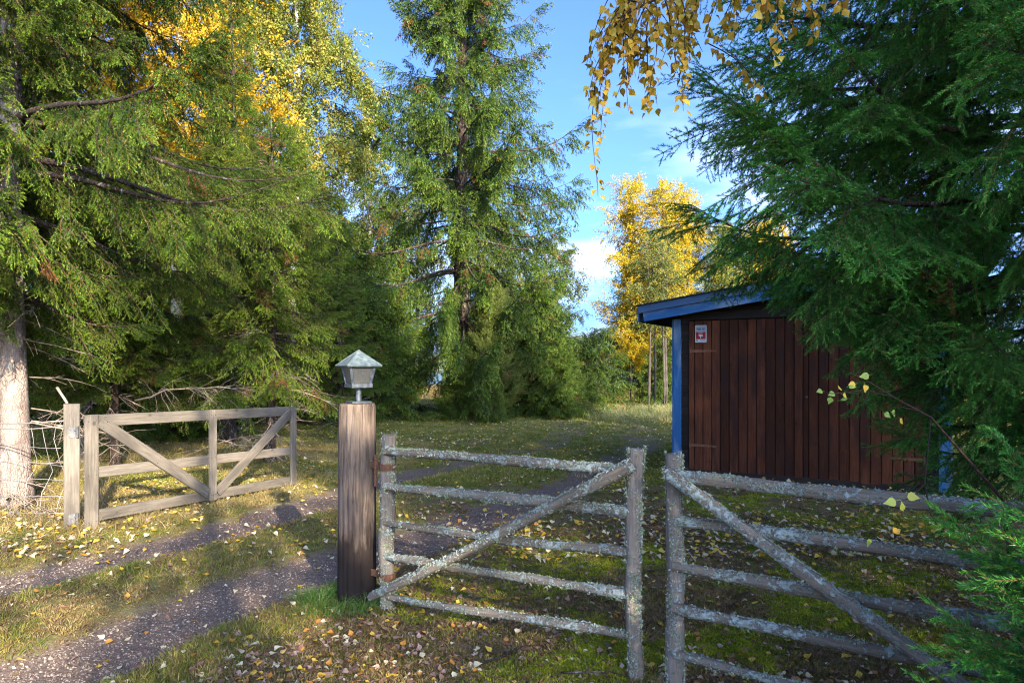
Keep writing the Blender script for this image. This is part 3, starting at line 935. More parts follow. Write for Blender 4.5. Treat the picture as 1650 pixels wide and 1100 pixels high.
for k in range(3):
    mb = MB()
    for q in range(16):
        d = unit(rng.normal(0, .55, 3) + [0, 0, 1]); s = rng.uniform(.012, .032)
        w = unit(np.cross(d, rng.normal(0, 1, 3))) * .0012
        m1 = d * s * .5 + rng.normal(0, .004, 3); e1 = d * s + rng.normal(0, .007, 3)
        mb.add([-w, w, m1 + w, m1 - w, e1], [[0, 1, 2, 3], [3, 2, 4]])
    beards.append(proto('beard_tuft', mb, M['beard']))

def pole(name, p0, p1, r0, r1, mat, parent, bend=.012, flake=0, beard=0, sides=18, seglen=.035, top_cap=False):
    p0 = np.asarray(p0, float); p1 = np.asarray(p1, float); Lp = np.linalg.norm(p1 - p0)
    n = max(8, int(Lp / seglen)); s = np.linspace(0, 1, n)
    ph = rng.uniform(0, 6.28, 4)
    P = np.stack([s * Lp, bend * np.sin(s * 5 + ph[0]) + bend * .4 * np.sin(s * 13 + ph[1]) - bend * np.sin(ph[0]) * (1 - s),
                  bend * np.sin(s * 4 + ph[2]) - bend * np.sin(ph[2]) * (1 - s)], 1)
    rr = r0 + (r1 - r0) * s + .0022 * np.sin(s * 17 + ph[3])
    th = np.arange(sides) * 2 * np.pi / sides
    lump = rr[:, None] * (1 + .05 * np.sin(2 * th[None] + ph[0] + s[:, None] * 3) + .025 * np.sin(5 * th[None] + ph[1] + 2 * s[:, None])) + rng.normal(0, .0012, (n, sides))
    for kn in range(int(Lp / .35)):
        cs, ct = rng.random(), rng.uniform(0, 6.28)
        dd = ((s - cs)[:, None] * Lp / .025) ** 2 + (np.abs((th[None] - ct + np.pi) % (2 * np.pi) - np.pi) / .4) ** 2
        lump += .007 * np.exp(-dd)
    v = P[:, None] + np.stack([np.zeros((n, sides)), lump * np.cos(th)[None], lump * np.sin(th)[None]], -1)
    V = v.reshape(-1, 3)
    i = np.arange(n - 1)[:, None] * sides; j = np.arange(sides)[None]; k = (j + 1) % sides
    f = np.stack([i + j, i + k, i + sides + k, i + sides + j], -1).reshape(-1, 4)
    mb = MB().add(V, f)
    for e, b in ((0, 0), (1, (n - 1) * sides)):
        ring = V[b:b + sides]; c = ring.mean(0) + [(-.006, .006)[e], 0, 0]
        fs = np.array([[q, (q + 1) % sides, sides] for q in range(sides)])
        mb.add(np.vstack([ring, c]), fs if e else fs[:, ::-1])
    o = bpy.data.objects.new(name, mb.mesh(name, mat, True))
    d = unit(p1 - p0); up = np.array([0, 0, 1.0]) if abs(d[2]) < .8 else unit((.3, -.95, 0))
    place(o, frame(p0, p1 - p0, up), parent)
    for cnt, pr, nm, lo in ((flake, flakes, 'lichen', .35), (beard, beards, 'beard_lichen', .5)):
        m = int(cnt * Lp)
        if not m:
            continue
        # patchy: denser on the weather side
        si = rng.random(m * 6) * n; ti = rng.normal(.5 * np.pi, 1.15 if nm == 'lichen' else 1.9, m * 6)
        dens = .5 + .5 * np.sin(si / n * Lp * 9 + ph[1]) * np.sin(ti * 2 + si / n * Lp * 5 + ph[2]) + rng.normal(0, .25, m * 6)
        pick = np.argsort(-dens)[:int(m * 1.8)]; pick = rng.permutation(pick)[:m]
        si, ti = si[pick], ti[pick]
        ix = np.clip(si.astype(int), 0, n - 1)
        it = ((ti % (2 * np.pi)) / (2 * np.pi) * sides).astype(int) % sides
        nr = np.stack([np.zeros(m), np.cos(ti), np.sin(ti)], 1)
        pos = P[ix] + nr * (lump[ix, it] - .001)[:, None]
        pos[:, 0] += (si - ix - .5) * Lp / n
        N = nr + rng.normal(0, .3, (m, 3))
        D = np.cross(N, rng.normal(0, 1, (m, 3)))
        scatter(nm, pos, euler_from(D, N), rng.uniform(lo * .6, .72, m), pr, o)
    return o

def leaf_gate(nm, label, A, B, zl, zr, rads, diag, postA, postB, ext=0.0):
    A = np.array([*A, 0.0]); B = np.array([*B, 0.0]); u = unit(B - A); nrm = np.array([u[1], -u[0], 0]); Lg = np.linalg.norm(B - A)
    g = empty(nm, tuple(A)); tag(g, label, 'gate', 'leaves of the lichen-grown field gate')
    q = lambda s, n, z: A + u * s + nrm * n + SZ * z
    for (z0, z1, r) in (postA, postB):
        pass
    za, zb_, ra = postA; pole('upright', q(0, 0, za), q(0 + .004, 0, zb_), ra * 1.04, ra, M['rail_post'], g, .006, 380, 170)
    za, zb_, ra = postB; pole('upright', q(Lg, 0, za), q(Lg - .004, 0, zb_), ra * 1.04, ra, M['rail_post'], g, .006, 420, 300)
    for k, (z0, z1, r) in enumerate(zip(zl, zr, rads)):
        pole('rail', q(.012, .030, z0), q(Lg - .02, .012, z1), r * .92, r * 1.05, M['rail'], g, .010, 420 if k < 2 else 260, 70 if k != 1 else 120)
    (s0, z0), (s1, z1), r = diag
    pole('brace', q(s0, .085, z0), q(s1, .075, z1), r, r * 1.05, M['rail'], g, .010, 430, 50)
    return g, q
g1, q1 = leaf_gate('field_gate', 'lichen-covered round-pole gate leaf hung beside the lamp pillar', (-.822, 4.50), (.629, 3.476),
                   (1.02, .795, .557, .34, .078), (1.052, .828, .632, .411, .196), (.027, .030, .024, .025, .023),
                   ((-.06, .075), (1.79, 1.075), .030), (.0, 1.13, .048), (-.005, 1.16, .041))
dl2 = np.array([.792, 3.34]); du2 = np.array([.821, -.571]); e2 = dl2 + du2 * 2.0
g2, q2 = leaf_gate('field_gate', 'lichen-covered round-pole gate leaf running in under the green spruce', tuple(dl2), tuple(e2),
                   (1.049, .833, .614, .411, .189), (1.045, .84, .62, .41, .20), (.031, .029, .028, .027, .023),
                   ((-.01, 1.07), (1.76, .05), .030), (-.06, 1.152, .043), (-.02, 1.16, .043))
# iron fittings
mb = MB().beam(q1(-.17, .0, .92) - q1(0, 0, 0), q1(.05, .0, .92) - q1(0, 0, 0), .045, .008, SZ, .001)
v, f = tube_arrays([q1(0, 0, z) - q1(0, 0, 0) for z in (.897, .943)], .0535, 14); mb.add(v, f)
mb.tube([q1(-.11, .0, z) - q1(0, 0, 0) for z in (.78, .99)], .012, 8)
mb.build('hinge_band', M['rust'], g1)
mb = MB().beam(q1(-.15, .0, .20) - q1(0, 0, 0), q1(.05, .0, .20) - q1(0, 0, 0), .045, .008, SZ, .001)
v, f = tube_arrays([q1(0, 0, z) - q1(0, 0, 0) for z in (.177, .223)], .0545, 14); mb.add(v, f)
mb.build('hinge_band', M['rust'], g1)
mb = MB().tube([q1(1.81, .0, .775) - q1(0, 0, 0), q1(1.90, 0, .772) - q1(0, 0, 0), q1(1.975, -.005, .76) - q1(0, 0, 0)], .007, 8)
mb.build('latch_bar', M['rust'], g1, True)

# ------------------------------------------------------------------ spruce sprays (sources for the crowns)
def rot_about(v, k, a):
    k = unit(k)
    return v * math.cos(a) + np.cross(k, v) * math.sin(a) + k * (k @ v) * (1 - math.cos(a))

def make_frond(name, Lf, nside, nlen, nwid, dens, hang, mat, sub=True, stem=True, side_len=.46, ang=52, seed=0, lift=0.0):
    """a flat spruce spray: axis with side shoots, all set with needles"""
    g = np.random.default_rng(seed)
    shoots = []
    def curve(p, d, ln, k, sag):
        pts = [np.array(p)]; d = np.array(d)
        for q in range(k):
            d = unit(d + np.array([0, 0, -sag / k]) + g.normal(0, .05, 3))
            pts.append(pts[-1] + d * ln / k)
        return np.array(pts)
    ax = curve((0, 0, 0), (1, 0, lift), Lf, 8, .35 * hang + .05)
    shoots.append((ax, 1.0, .0032))
    seg = lambda P, s: P[min(int(s * (len(P) - 1)), len(P) - 2)] + (P[min(int(s * (len(P) - 1)), len(P) - 2) + 1] - P[min(int(s * (len(P) - 1)), len(P) - 2)]) * (s * (len(P) - 1) - min(int(s * (len(P) - 1)), len(P) - 2))
    for k in range(nside):
        s = .10 + .88 * (k + g.uniform(-.3, .3)) / nside
        s = min(max(s, .05), .97)
        for sd in (-1, 1):
            if g.random() < .1:
                continue
            a = R(ang + g.normal(0, 7))
            d = np.array([math.cos(a), sd * math.sin(a) * (1 - .55 * hang), -hang * g.uniform(.5, 1.2) + g.normal(0, .12) + lift * .5])
            ln = (Lf * side_len * (1 - s) ** .75 + Lf * .09) * g.uniform(.72, 1.15)
            p = seg(ax, s)
            P = curve(p, unit(d), ln, 4, .5 * hang + .1)
            shoots.append((P, .8, .0016))
            if sub and ln > Lf * .2:
                for m in range(max(1, int(ln / (Lf * .13)))):
                    s2 = .25 + .6 * g.random()
                    p2 = seg(P, s2); t = unit(P[-1] - P[0])
                    sd2 = -1 if (m % 2) else 1
                    d2 = unit(rot_about(t, np.array([0, 0, 1.0]), sd2 * R(46 + g.normal(0, 8))) + np.array([0, 0, -hang * .4 + g.normal(0, .12)]))
                    shoots.append((curve(p2, d2, ln * g.uniform(.3, .55) * (1.2 - s2), 3, .3 * hang), .7, .0011))
    mb = MB()
    for P, w, rr in shoots:
        ln = np.sum(np.linalg.norm(np.diff(P, axis=0), axis=1))
        n = max(6, int(ln * dens))
        s = np.sort(g.random(n)) * (len(P) - 1)
        i = np.minimum(s.astype(int), len(P) - 2); fr = (s - i)[:, None]
        p = P[i] * (1 - fr) + P[i + 1] * fr
        T = P[i + 1] - P[i]; T /= np.linalg.norm(T, axis=1)[:, None]
        rnd = g.normal(0, 1, (n, 3)) + np.array([0, 0, .55])
        rad = rnd - T * np.sum(rnd * T, axis=1)[:, None]; rad /= np.linalg.norm(rad, axis=1)[:, None] + 1e-9
        al = np.radians(g.normal(48, 9, n)) * (1 - .45 * (s / (len(P) - 1)) ** 3)
        d = T * np.cos(al)[:, None] + rad * np.sin(al)[:, None]
        wv = np.cross(d, g.normal(0, 1, (n, 3))); wv /= np.linalg.norm(wv, axis=1)[:, None] + 1e-9
        ll = nlen * g.uniform(.7, 1.15, n)[:, None]
        b0 = p + wv * nwid * .5; b1 = p - wv * nwid * .5; tip = p + d * ll
        V = np.stack([b0, b1, tip], 1).reshape(-1, 3)
        tp = np.repeat(np.clip((s / (len(P) - 1)) ** 2.0 * (.35 + .75 * np.clip(p[:, 0] / Lf, 0, 1)) + g.normal(0, .06, n), 0, 1), 3)  # rises outward along shoot and spray, so inner needles get the painted shade
        mb.add(V, np.arange(3 * n).reshape(-1, 3), 0, tp)
        if stem:
            v, f = tube_arrays(P, np.linspace(rr, rr * .45, len(P)), 3)
            mb.add(v, f, 1)
    return proto(name, mb, [mat, M['twig']], False, 'tipness')

F_NEAR = [make_frond('near_spray', .48, 6, .023, .0036, 500, .22, M['needle_near'], seed=s, lift=.05) for s in (1, 2, 3, 4)]
F_MID = [make_frond('mid_spray', .52, 7, .022, .0085, 210, .45, M['needle_mid'], seed=s) for s in (5, 6, 7)]
F_FAR = [make_frond('far_spray', .80, 6, .040, .022, 85, .62, M['needle_far'], seed=s, sub=True, stem=False) for s in (8, 9, 10)]
F_JUN = [make_frond('juniper_spray', .45, 8, .028, .009, 120, -.25, M['needle_juniper'], seed=s, stem=False, ang=34) for s in (11, 12)]

def spruce_geom(h, Rc, z0, seed, whorl=.38, nb=5, prof=.75, sag=32, hang=.5, frond_len=.5, sec_step=.17, sec_max=.8, wood_sides=5,
                trunk_r=.15, keep=None, dead=0, tip_up=18, th0=(-8, 48), density=1.0, jit=.22, axial=.75):
    g = np.random.default_rng(seed)
    wood = MB(); P, D, N, S = [], [], [], []
    tz = np.linspace(-.15, h, 26)
    tr = trunk_r * (1 - (np.clip(tz, 0, h) / h)) ** .85 + .008
    tr = tr + trunk_r * .45 * np.exp(-np.clip(tz, 0, 9) / .18)
    wob = np.stack([.04 * np.sin(tz * .7 + seed), .04 * np.cos(tz * .6 + seed), tz], 1)
    trunk = MB(); trunk.tube(wob, tr, 20, 0, .035)
    z = z0; az0 = g.uniform(0, 6.28)
    while z < h * .985:
        rel = (z - z0) / (h - z0)
        Lb0 = Rc * (1 - rel) ** prof
        n = nb if rel < .8 else max(3, nb - 1)
        az0 += 2.4
        for k in range(n):
            az = az0 + k * 2 * np.pi / n + g.normal(0, .25)
            zz_ = z + g.uniform(-.4, .4) * whorl
            if zz_ > h * .99 or zz_ < z0 * .7:
                continue
            Lb = max(.18, Lb0 * g.uniform(1 - 1.6 * jit, 1 + jit * .6))
            if keep is not None:
                Lb = keep(az % (2 * np.pi), zz_, Lb)
                if Lb <= 0:
                    continue
            e0 = R(th0[0] + (th0[1] - th0[0]) * rel + g.normal(0, 5))
            m = 10
            pts = [np.array([0, 0, zz_])]
            sgn = R(sag) * (1 - rel) ** .6
            a_ = az
            for q in range(m):
                s = (q + .5) / m
                th = e0 - sgn * math.sin(min(1, s * 1.25) * math.pi) * .9 - sgn * .25 + R(tip_up) * s ** 2.5
                a_ += g.normal(0, .05)
                pts.append(pts[-1] + np.array([math.cos(a_) * math.cos(th), math.sin(a_) * math.cos(th), math.sin(th)]) * Lb / m)
            pts = np.array(pts)
            r0 = .010 + .009 * Lb
            wood.tube(pts, np.linspace(r0, .003, m + 1), wood_sides, 0, 0, False)
            # side branches with sprays
            s = max(.10, .22 / Lb * .5) + g.random() * .1
            while s < 1.0:
                i = min(int(s * m), m - 1); p = pts[i] + (pts[i + 1] - pts[i]) * (s * m - i)
                T = unit(pts[i + 1] - pts[i]); sdv = unit(np.cross(T, (0, 0, 1.0)))
                inner = sstep(.0, .35, s)
                for sd in (-1, 1):
                    if g.random() > (.35 + .65 * inner) * density:
                        continue
                    a = R(g.normal(52, 9)) * (1 - .3 * s)
                    hg = hang * g.uniform(.5, 1.4)
                    d = unit(T * math.cos(a) + sdv * sd * math.sin(a) * max(.25, 1 - .7 * hang) - np.array([0, 0, 1]) * hg)
                    l2 = min(sec_max, (.42 * Lb * (1 - s) + .7 * frond_len)) * g.uniform(.6, 1.1)
                    nf = max(1, int(round(l2 / (frond_len * .62))))
                    if nf > 1:
                        wood.tube(np.array([p, p + d * l2 * .5 - np.array([0, 0, .03 * hg]), p + d * l2 * .95 - np.array([0, 0, .12 * hg * l2])]), [.006, .004, .002], 3, 0, 0, False)
                    for q in range(nf):
                        fp = p + d * (l2 * q / nf * .9) - np.array([0, 0, .12 * hg * (q / nf) ** 2 * l2])
                        dd = unit(d + g.normal(0, .16, 3) - np.array([0, 0, .25 * hg * q / nf]))
                        P.append(fp); D.append(dd); N.append(np.array([0, 0, 1.0]) + sdv * sd * hg * .6 + g.normal(0, .25, 3))
                        S.append(min(l2 / frond_len, 1.15) * g.uniform(.75, 1.1) if nf == 1 else g.uniform(.75, 1.1))
                if g.random() < axial * (.3 + .7 * inner):
                    P.append(p); D.append(unit(T + g.normal(0, .22, 3) - np.array([0, 0, hang * g.uniform(0, .9)]))); N.append(np.array([0, 0, 1.0]) + g.normal(0, .35, 3)); S.append(g.uniform(.55, .95))
                s += sec_step / Lb * g.uniform(.7, 1.3)
            P.append(pts[-2]); D.append(unit(pts[-1] - pts[-3]) + g.normal(0, .05, 3)); N.append(np.array([0, 0, 1.0])); S.append(min(.9, Lb / frond_len))
        z += whorl * (1 - .35 * rel) * g.uniform(.8, 1.2)
    P.append(np.array([0, 0, h - frond_len * .35])); D.append(np.array([0.02, 0, 1.0])); N.append(np.array([1.0, 0, 0])); S.append(.6)
    # bare dead twigs low on the stem
    for k in range(dead):
        zz_ = g.uniform(.25, max(.6, z0 * 1.25)); az = g.uniform(0, 6.28); Lb = g.uniform(.4, 1.5) * min(1, Rc / 1.5)
        pts = [np.array([0, 0, zz_])]
        th = R(g.uniform(-30, 10))
        for q in range(6):
            th -= R(g.uniform(-3, 8)); az += g.normal(0, .15)
            pts.append(pts[-1] + np.array([math.cos(az) * math.cos(th), math.sin(az) * math.cos(th), math.sin(th)]) * Lb / 6)
        pts = np.array(pts)
        wood.tube(pts, np.linspace(.011, .002, 7), 4, 1, 0, False)
        for q in range(7):
            i = g.integers(1, 6); d = unit((pts[i] - pts[i - 1]) + g.normal(0, .05, 3) + unit(np.cross(pts[i] - pts[i - 1], (0, 0, 1))) * g.choice([-1, 1]) * .1)
            l2 = g.uniform(.1, .4) * Lb
            wood.tube(np.array([pts[i], pts[i] + d * l2 * .5, pts[i] + d * l2 - np.array([0, 0, .1 * l2])]), [.004, .003, .0015], 3, 1, 0, False)
    P, D, N, S = (np.array(a) for a in (P, D, N, S))
    return trunk, wood, P, euler_from(D, N), S

def spruce(name, loc, label, protos, group=None, rz=0, bark='bark_dark', **kw):
    trunk, wood, P, E, S = spruce_geom(**kw)
    t = empty(name, (loc[0], loc[1], float(gz(loc[0], loc[1]))), rz)
    tag(t, label, 'tree', group)
    trunk.build('trunk', M[bark], t, True)
    wood.build('branches', [M['bark_dark'], M['twig_dead']], t, True)
    scatter('crown', P, E, S, protos, t)
    return t

def respruce(src, loc, rz, sc, label, group=None):
    c = copy_tree(src)
    c.location = (loc[0], loc[1], float(gz(loc[0], loc[1]))); c.rotation_euler = (0, 0, rz); c.scale = (sc, sc, sc)
    c['label'] = label
    if group:
        c['group'] = group
    elif 'group' in c:
        del c['group']
    return c

# the big green spruce on the right, branches reaching out before the shed
_kr = np.random.default_rng(77)
def keep_near(az, z, Lb):
    # azimuths: pi = left, 1.5 pi = towards the camera
    if math.cos(az) > .25 and _kr.random() < .62:
        return 0
    low = 1.27 * np.pi < az < 1.42 * np.pi
    if low and 1.15 < z < 1.75:
        return Lb * .8
    if z < 3.1:
        return Lb * (.32 + .68 * sstep(1.45, 2.5, z))
    return Lb
near_spruce = spruce('spruce_tree', (3.45, 4.25), 'dark green spruce at the right edge with boughs hanging before the shed', F_NEAR, bark='bark_dark',
                     h=10.5, Rc=2.75, z0=1.2, seed=21, whorl=.27, nb=7, prof=.62, sag=26, hang=.60, frond_len=.46, sec_step=.18, sec_max=.70,
                     trunk_r=.15, keep=keep_near, dead=10, tip_up=26, th0=(12, 50), jit=.16)
young_near = spruce('spruce_tree', (1.98, 1.88), 'bushy young spruce with bright shoots in the lower right corner', F_NEAR,
                    h=1.42, Rc=.67, z0=.12, seed=5, whorl=.17, nb=6, prof=.6, sag=10, hang=.12, frond_len=.46, sec_step=.16, sec_max=.5,
                    trunk_r=.03, tip_up=25, th0=(5, 45), jit=.15)

# left: old spruce with pale trunk, its crown hanging over the board gate
G_OLD = 'spruces along the left side of the drive'
def keep_old(az, z, Lb):
    # the big boughs that reach over the gate start at four and a half metres; above them a gap
    right = math.cos(az) > .15
    if z < 3.0 and right:
        return Lb * .45
    if 4.75 < z < 6.3 and right:
        return Lb * .42
    return Lb
old_left = spruce('spruce_tree', (-5.66, 7.75), 'old spruce with thick pale trunk at the left edge, drooping lit boughs', F_MID, G_OLD, bark='bark_spruce',
                  h=15, Rc=3.7, z0=2.5, seed=33, whorl=.40, nb=6, prof=.7, sag=26, hang=.62, frond_len=.52, sec_step=.19, sec_max=1.0, trunk_r=.142, dead=26, th0=(6, 45), tip_up=14, keep=keep_old, axial=1.3)
young_a = spruce('spruce_tree', (-5.75, 14.0), 'slender spruce whose pointed top stands against the yellow birch', F_MID, G_OLD,
                 h=9.3, Rc=1.75, z0=1.9, seed=41, whorl=.38, nb=5, prof=1.0, sag=18, hang=.35, frond_len=.5, sec_step=.18, sec_max=.7, trunk_r=.11, dead=40, th0=(0, 52))
young_b = spruce('spruce_tree', (-3.95, 11.2), 'small sunlit spruce with thin stem behind the end of the board gate', F_MID, G_OLD,
                 h=5.6, Rc=1.45, z0=1.7, seed=43, whorl=.32, nb=5, prof=.7, sag=22, hang=.45, frond_len=.5, sec_step=.17, sec_max=.6, trunk_r=.075, dead=40, th0=(0, 48))

# the tall spruce in the middle
main_spruce = spruce('spruce_tree', (-1.65, 22.5), 'tall broad spruce in the middle with drooping sunlit branches', F_FAR, bark='bark_dark',
                     h=21.3, Rc=6.0, z0=2.2, seed=51, whorl=.66, nb=6, prof=1.08, sag=32, hang=.80, frond_len=.8, sec_step=.27, sec_max=1.1, trunk_r=.28, dead=12, th0=(4, 50), tip_up=26, density=1.0)

# ------------------------------------------------------------------ more conifers: fill behind the gates, bushes under the tall spruce
G_BACK = 'spruces standing in the wood behind the drive'
respruce(young_b, (-5.9, 10.2), 2.0, .82, 'spruce with low dead twigs just behind the middle of the board gate', G_OLD)
respruce(young_a, (-8.3, 11.3), 1.1, 1.05, 'dense spruce right behind the pale-barked trunk', G_OLD)
respruce(young_a, (-4.3, 17.0), 3.0, .62, 'low dark spruce just left of the lantern', G_BACK)
respruce(young_b, (-6.9, 17.5), 4.1, 1.25, 'spruce in shade between the two thin stems', G_BACK)
respruce(young_b, (-10.2, 16.5), .6, 1.4, 'spruce deep in the wood at the far left', G_BACK)
respruce(young_a, (-12.5, 13.5), 5.0, 1.2, 'tall spruce beyond the left edge trunk', G_BACK)
respruce(young_b, (-9.2, 22.0), 2.2, 1.5, 'spruce at the back of the left wood', G_BACK)
bush_dark = spruce('spruce_tree', (-4.6, 20.3), 'wide low spruce thicket to the left under the tall spruce', F_FAR, 'low spruces under the tall spruce',
                   h=5.0, Rc=2.3, z0=.15, seed=61, whorl=.34, nb=6, prof=.6, sag=16, hang=.6, frond_len=.8, sec_step=.26, sec_max=.9, trunk_r=.07, th0=(0, 45))
respruce(bush_dark, (-6.2, 24.5), 1.4, 1.3, 'spruce thicket seen behind the lantern roof', 'low spruces under the tall spruce')
respruce(bush_dark, (.75, 21.6), 2.9, .86, 'dark spruce bush to the right of the juniper', 'low spruces under the tall spruce')
respruce(bush_dark, (1.55, 20.6), .7, .40, 'small round dark spruce at the right end of the thicket', 'low spruces under the tall spruce')
respruce(bush_dark, (-.55, 19.2), 4.2, .22, 'tiny spruce seedling on the lawn edge below the juniper', 'low spruces under the tall spruce')
respruce(bush_dark, (-1.6, 20.2), 5.2, .35, 'little spruce seedling left of the juniper foot', 'low spruces under the tall spruce')
for k, (x, y, sc, rz, lb) in enumerate(((-8.2, 20.0, 1.05, .4, 'dark low spruce seen through the middle of the board gate'), (-11.0, 21.0, 1.25, 1.9, 'dark spruce filling the wood behind the wire netting'),
                                       (-7.8, 27.0, 1.3, 3.1, 'spruce closing the gap behind the dry branches'), (-13.5, 25.0, 1.5, 4.4, 'spruce far back in the left wood'),
                                       (-10.5, 30.0, 1.6, 5.3, 'spruce at the rear edge of the left wood'), (-15.5, 18.5, 1.4, 2.5, 'spruce beyond the left edge of the wood'),
                                       (-7.2, 14.6, .5, 1.2, 'knee-high spruce in the shade behind the board gate'), (3.4, 29.5, .6, 2.0, 'low spruce by the tall grass left of the aspens'))):
    respruce(bush_dark, (x, y), rz, sc, lb, G_BACK)
jun = spruce('juniper_bush', (-.45, 20.4), 'yellow-green sunlit juniper bush at the foot of the tall spruce', F_JUN,
             h=3.6, Rc=1.35, z0=.1, seed=71, whorl=.26, nb=7, prof=.5, sag=0, hang=-.35, frond_len=.45, sec_step=.17, sec_max=.55, trunk_r=.05, th0=(32, 70), tip_up=20, jit=.35)
jun['category'] = 'bush'

# ------------------------------------------------------------------ broadleaved trees
def leaf_shape(fold=.25, curl=.15, petiole=.4):
    """birch leaf, unit length, along +X: rounded base and drawn-out tip"""
    xs = [0, .10, .30, .52, .75, 1.0]; ws = [.04, .30, .40, .30, .13, 0.0]
    v, f = [], []
    for x, w in zip(xs, ws):
        z = -curl * (x - .3) ** 2
        v += [(x, -w, z + fold * w), (x, 0, z), (x, w, z + fold * w)]
    for k in range(5):
        a = 3 * k
        f += [[a, a + 1, a + 4, a + 3], [a + 1, a + 2, a + 5, a + 4]]
    return np.array(v), np.array(f)

def leaf_spray(name, mat, Ls, n, size, seed, droop=.6, stemmat='twig_dark'):
    g = np.random.default_rng(seed); mb = MB()
    pts = [np.zeros(3)]; d = np.array([1.0, 0, .1])
    for q in range(6):
        d = unit(d + g.normal(0, .12, 3) + np.array([0, 0, -.12])); pts.append(pts[-1] + d * Ls / 6)
    pts = np.array(pts)
    v, f = tube_arrays(pts, np.linspace(.004, .0015, 7), 3); mb.add(v, f, 1)
    for k in range(n):
        s = g.uniform(.05, 1) * 6; i = min(int(s), 5); p = pts[i] + (pts[i + 1] - pts[i]) * (s - i)
        d = unit(g.normal(0, .8, 3) + np.array([.5, 0, -droop])); p = p + d * size * .5 + g.normal(0, .05 * Ls, 3)
        w = unit(np.cross(d, g.normal(0, 1, 3))); nn = np.cross(d, w); L_ = size * g.uniform(.7, 1.25)
        q = [p, p + d * L_ * .4 + w * L_ * .38 + nn * L_ * .1, p + d * L_, p + d * L_ * .4 - w * L_ * .38 + nn * L_ * .1]
        mb.add(q, np.array([[0, 1, 2], [0, 2, 3]]), 0)
    return proto(name, mb, [M[mat], M[stemmat]])
LS = {m: [leaf_spray('leaf_spray', m, .55, 34, .058, s) for s in (1, 2, 3)] for m in ('leaf_orange', 'leaf_yellow', 'leaf_green', 'leaf_dim')}

def broadleaf(name, loc, label, protos, h, Rc, z0, seed, trunk_r=.1, bark='bark_birch', group=None, n_limb=26, hang=.6, per=9, lean=(0, 0), up=40, tip=1.0, clump=.5):
    g = np.random.default_rng(seed)
    t = empty(name, (loc[0], loc[1], float(gz(loc[0], loc[1])))); tag(t, label, 'tree', group)
    tz = np.linspace(-.1, h, 18)
    wx = lean[0] * (tz / h) ** 1.3 + .12 * np.sin(tz * .5 + seed) * (tz / h); wy = lean[1] * (tz / h) + .10 * np.cos(tz * .45 + seed) * (tz / h)
    axis_ = np.stack([wx, wy, tz], 1)
    rt = trunk_r * (1 - np.clip(tz, 0, h) / h) ** .8 + .006
    trunk = MB().tube(axis_, rt, 12, 0, .03); trunk.build('trunk', M[bark], t, True)
    wood = MB(); P, D = [], []
    for k in range(n_limb):
        rel = (k + g.random()) / n_limb
        z = z0 + (h - z0) * rel * .97
        p = np.array([np.interp(z, tz, wx), np.interp(z, tz, wy), z])
        Lb = Rc * (math.sin(math.pi * min(1, (.18 + .82 * rel))) ** .7 * .8 + .25) * g.uniform(.6, 1.15)
        az = k * 2.4 + g.normal(0, .4); th = R(up + g.normal(0, 12) + 15 * rel)
        pts = [p]
        for q in range(7):
            th -= R((10 + 10 * hang) * g.uniform(.2, 1.5)) if q > 2 else 0
            az += g.normal(0, .12)
            pts.append(pts[-1] + np.array([math.cos(az) * math.cos(th), math.sin(az) * math.cos(th), math.sin(th)]) * Lb / 7)
        pts = np.array(pts)
        wood.tube(pts, np.linspace(max(.008, .3 * np.interp(z, tz, rt)), .004, 8), 4, 0, 0, False)
        for q in range(int(per * Lb) + 2):
            s = (g.random() ** .7) * 7; i = min(int(s), 6); b = pts[i] + (pts[i + 1] - pts[i]) * (s - i)
            l2 = g.uniform(.15, .7) * clump * 1.6
            d = unit(unit(pts[i + 1] - pts[i]) * .6 + g.normal(0, .6, 3) + np.array([0, 0, .2 - hang * .5]))
            e = b + d * l2
            wood.tube(np.array([b, (b + e) / 2, e]), [.006, .004, .003], 3, 0, 0, False)
            for _ in range(2):
                P.append(b + (e - b) * g.uniform(.3, 1)); D.append(unit(d * .6 + g.normal(0, .45, 3) - np.array([0, 0, hang * g.uniform(.4, 1.4)])))
    wood.build('branches', M['twig_dark'] if bark != 'bark_aspen' else M['bark_aspen'], t, True)
    P = np.array(P); D = np.array(D)
    scatter('crown', P, euler_from(D, np.tile([0, 0, 1.0], (len(P), 1)) + g.normal(0, .4, D.shape)), g.uniform(.7, 1.2, len(P)) * tip, protos, t)
    return t
G_B = 'birches behind the left spruces'
broadleaf('birch_tree', (-8.35, 17.0), 'orange-yellow birch glowing behind the slender spruce top', LS['leaf_orange'], 17, 2.9, 4.6, 3, .13, group=G_B, n_limb=64, per=15, tip=1.25)
broadleaf('birch_tree', (-12.5, 17.5), 'orange-yellow birch half hidden at the upper left edge', LS['leaf_orange'], 15, 3.2, 4.5, 13, .12, group=G_B, n_limb=44, per=13, tip=1.25)
broadleaf('birch_tree', (-5.95, 18.4), 'tall green-yellow weeping birch with white stem', LS['leaf_green'], 16.5, 2.35, 4.6, 4, .12, group=G_B, n_limb=62, hang=1.0, per=15, lean=(.3, 0), tip=1.15)
broadleaf('birch_tree', (-5.5, 24.5), 'thinner green birch leaning towards the tall spruce', LS['leaf_green'], 11.2, 3.0, 4.4, 6, .10, group=G_B, n_limb=30, hang=.9, per=10, lean=(.8, 0))
G_F = 'broadleaved trees far behind towards the lake'
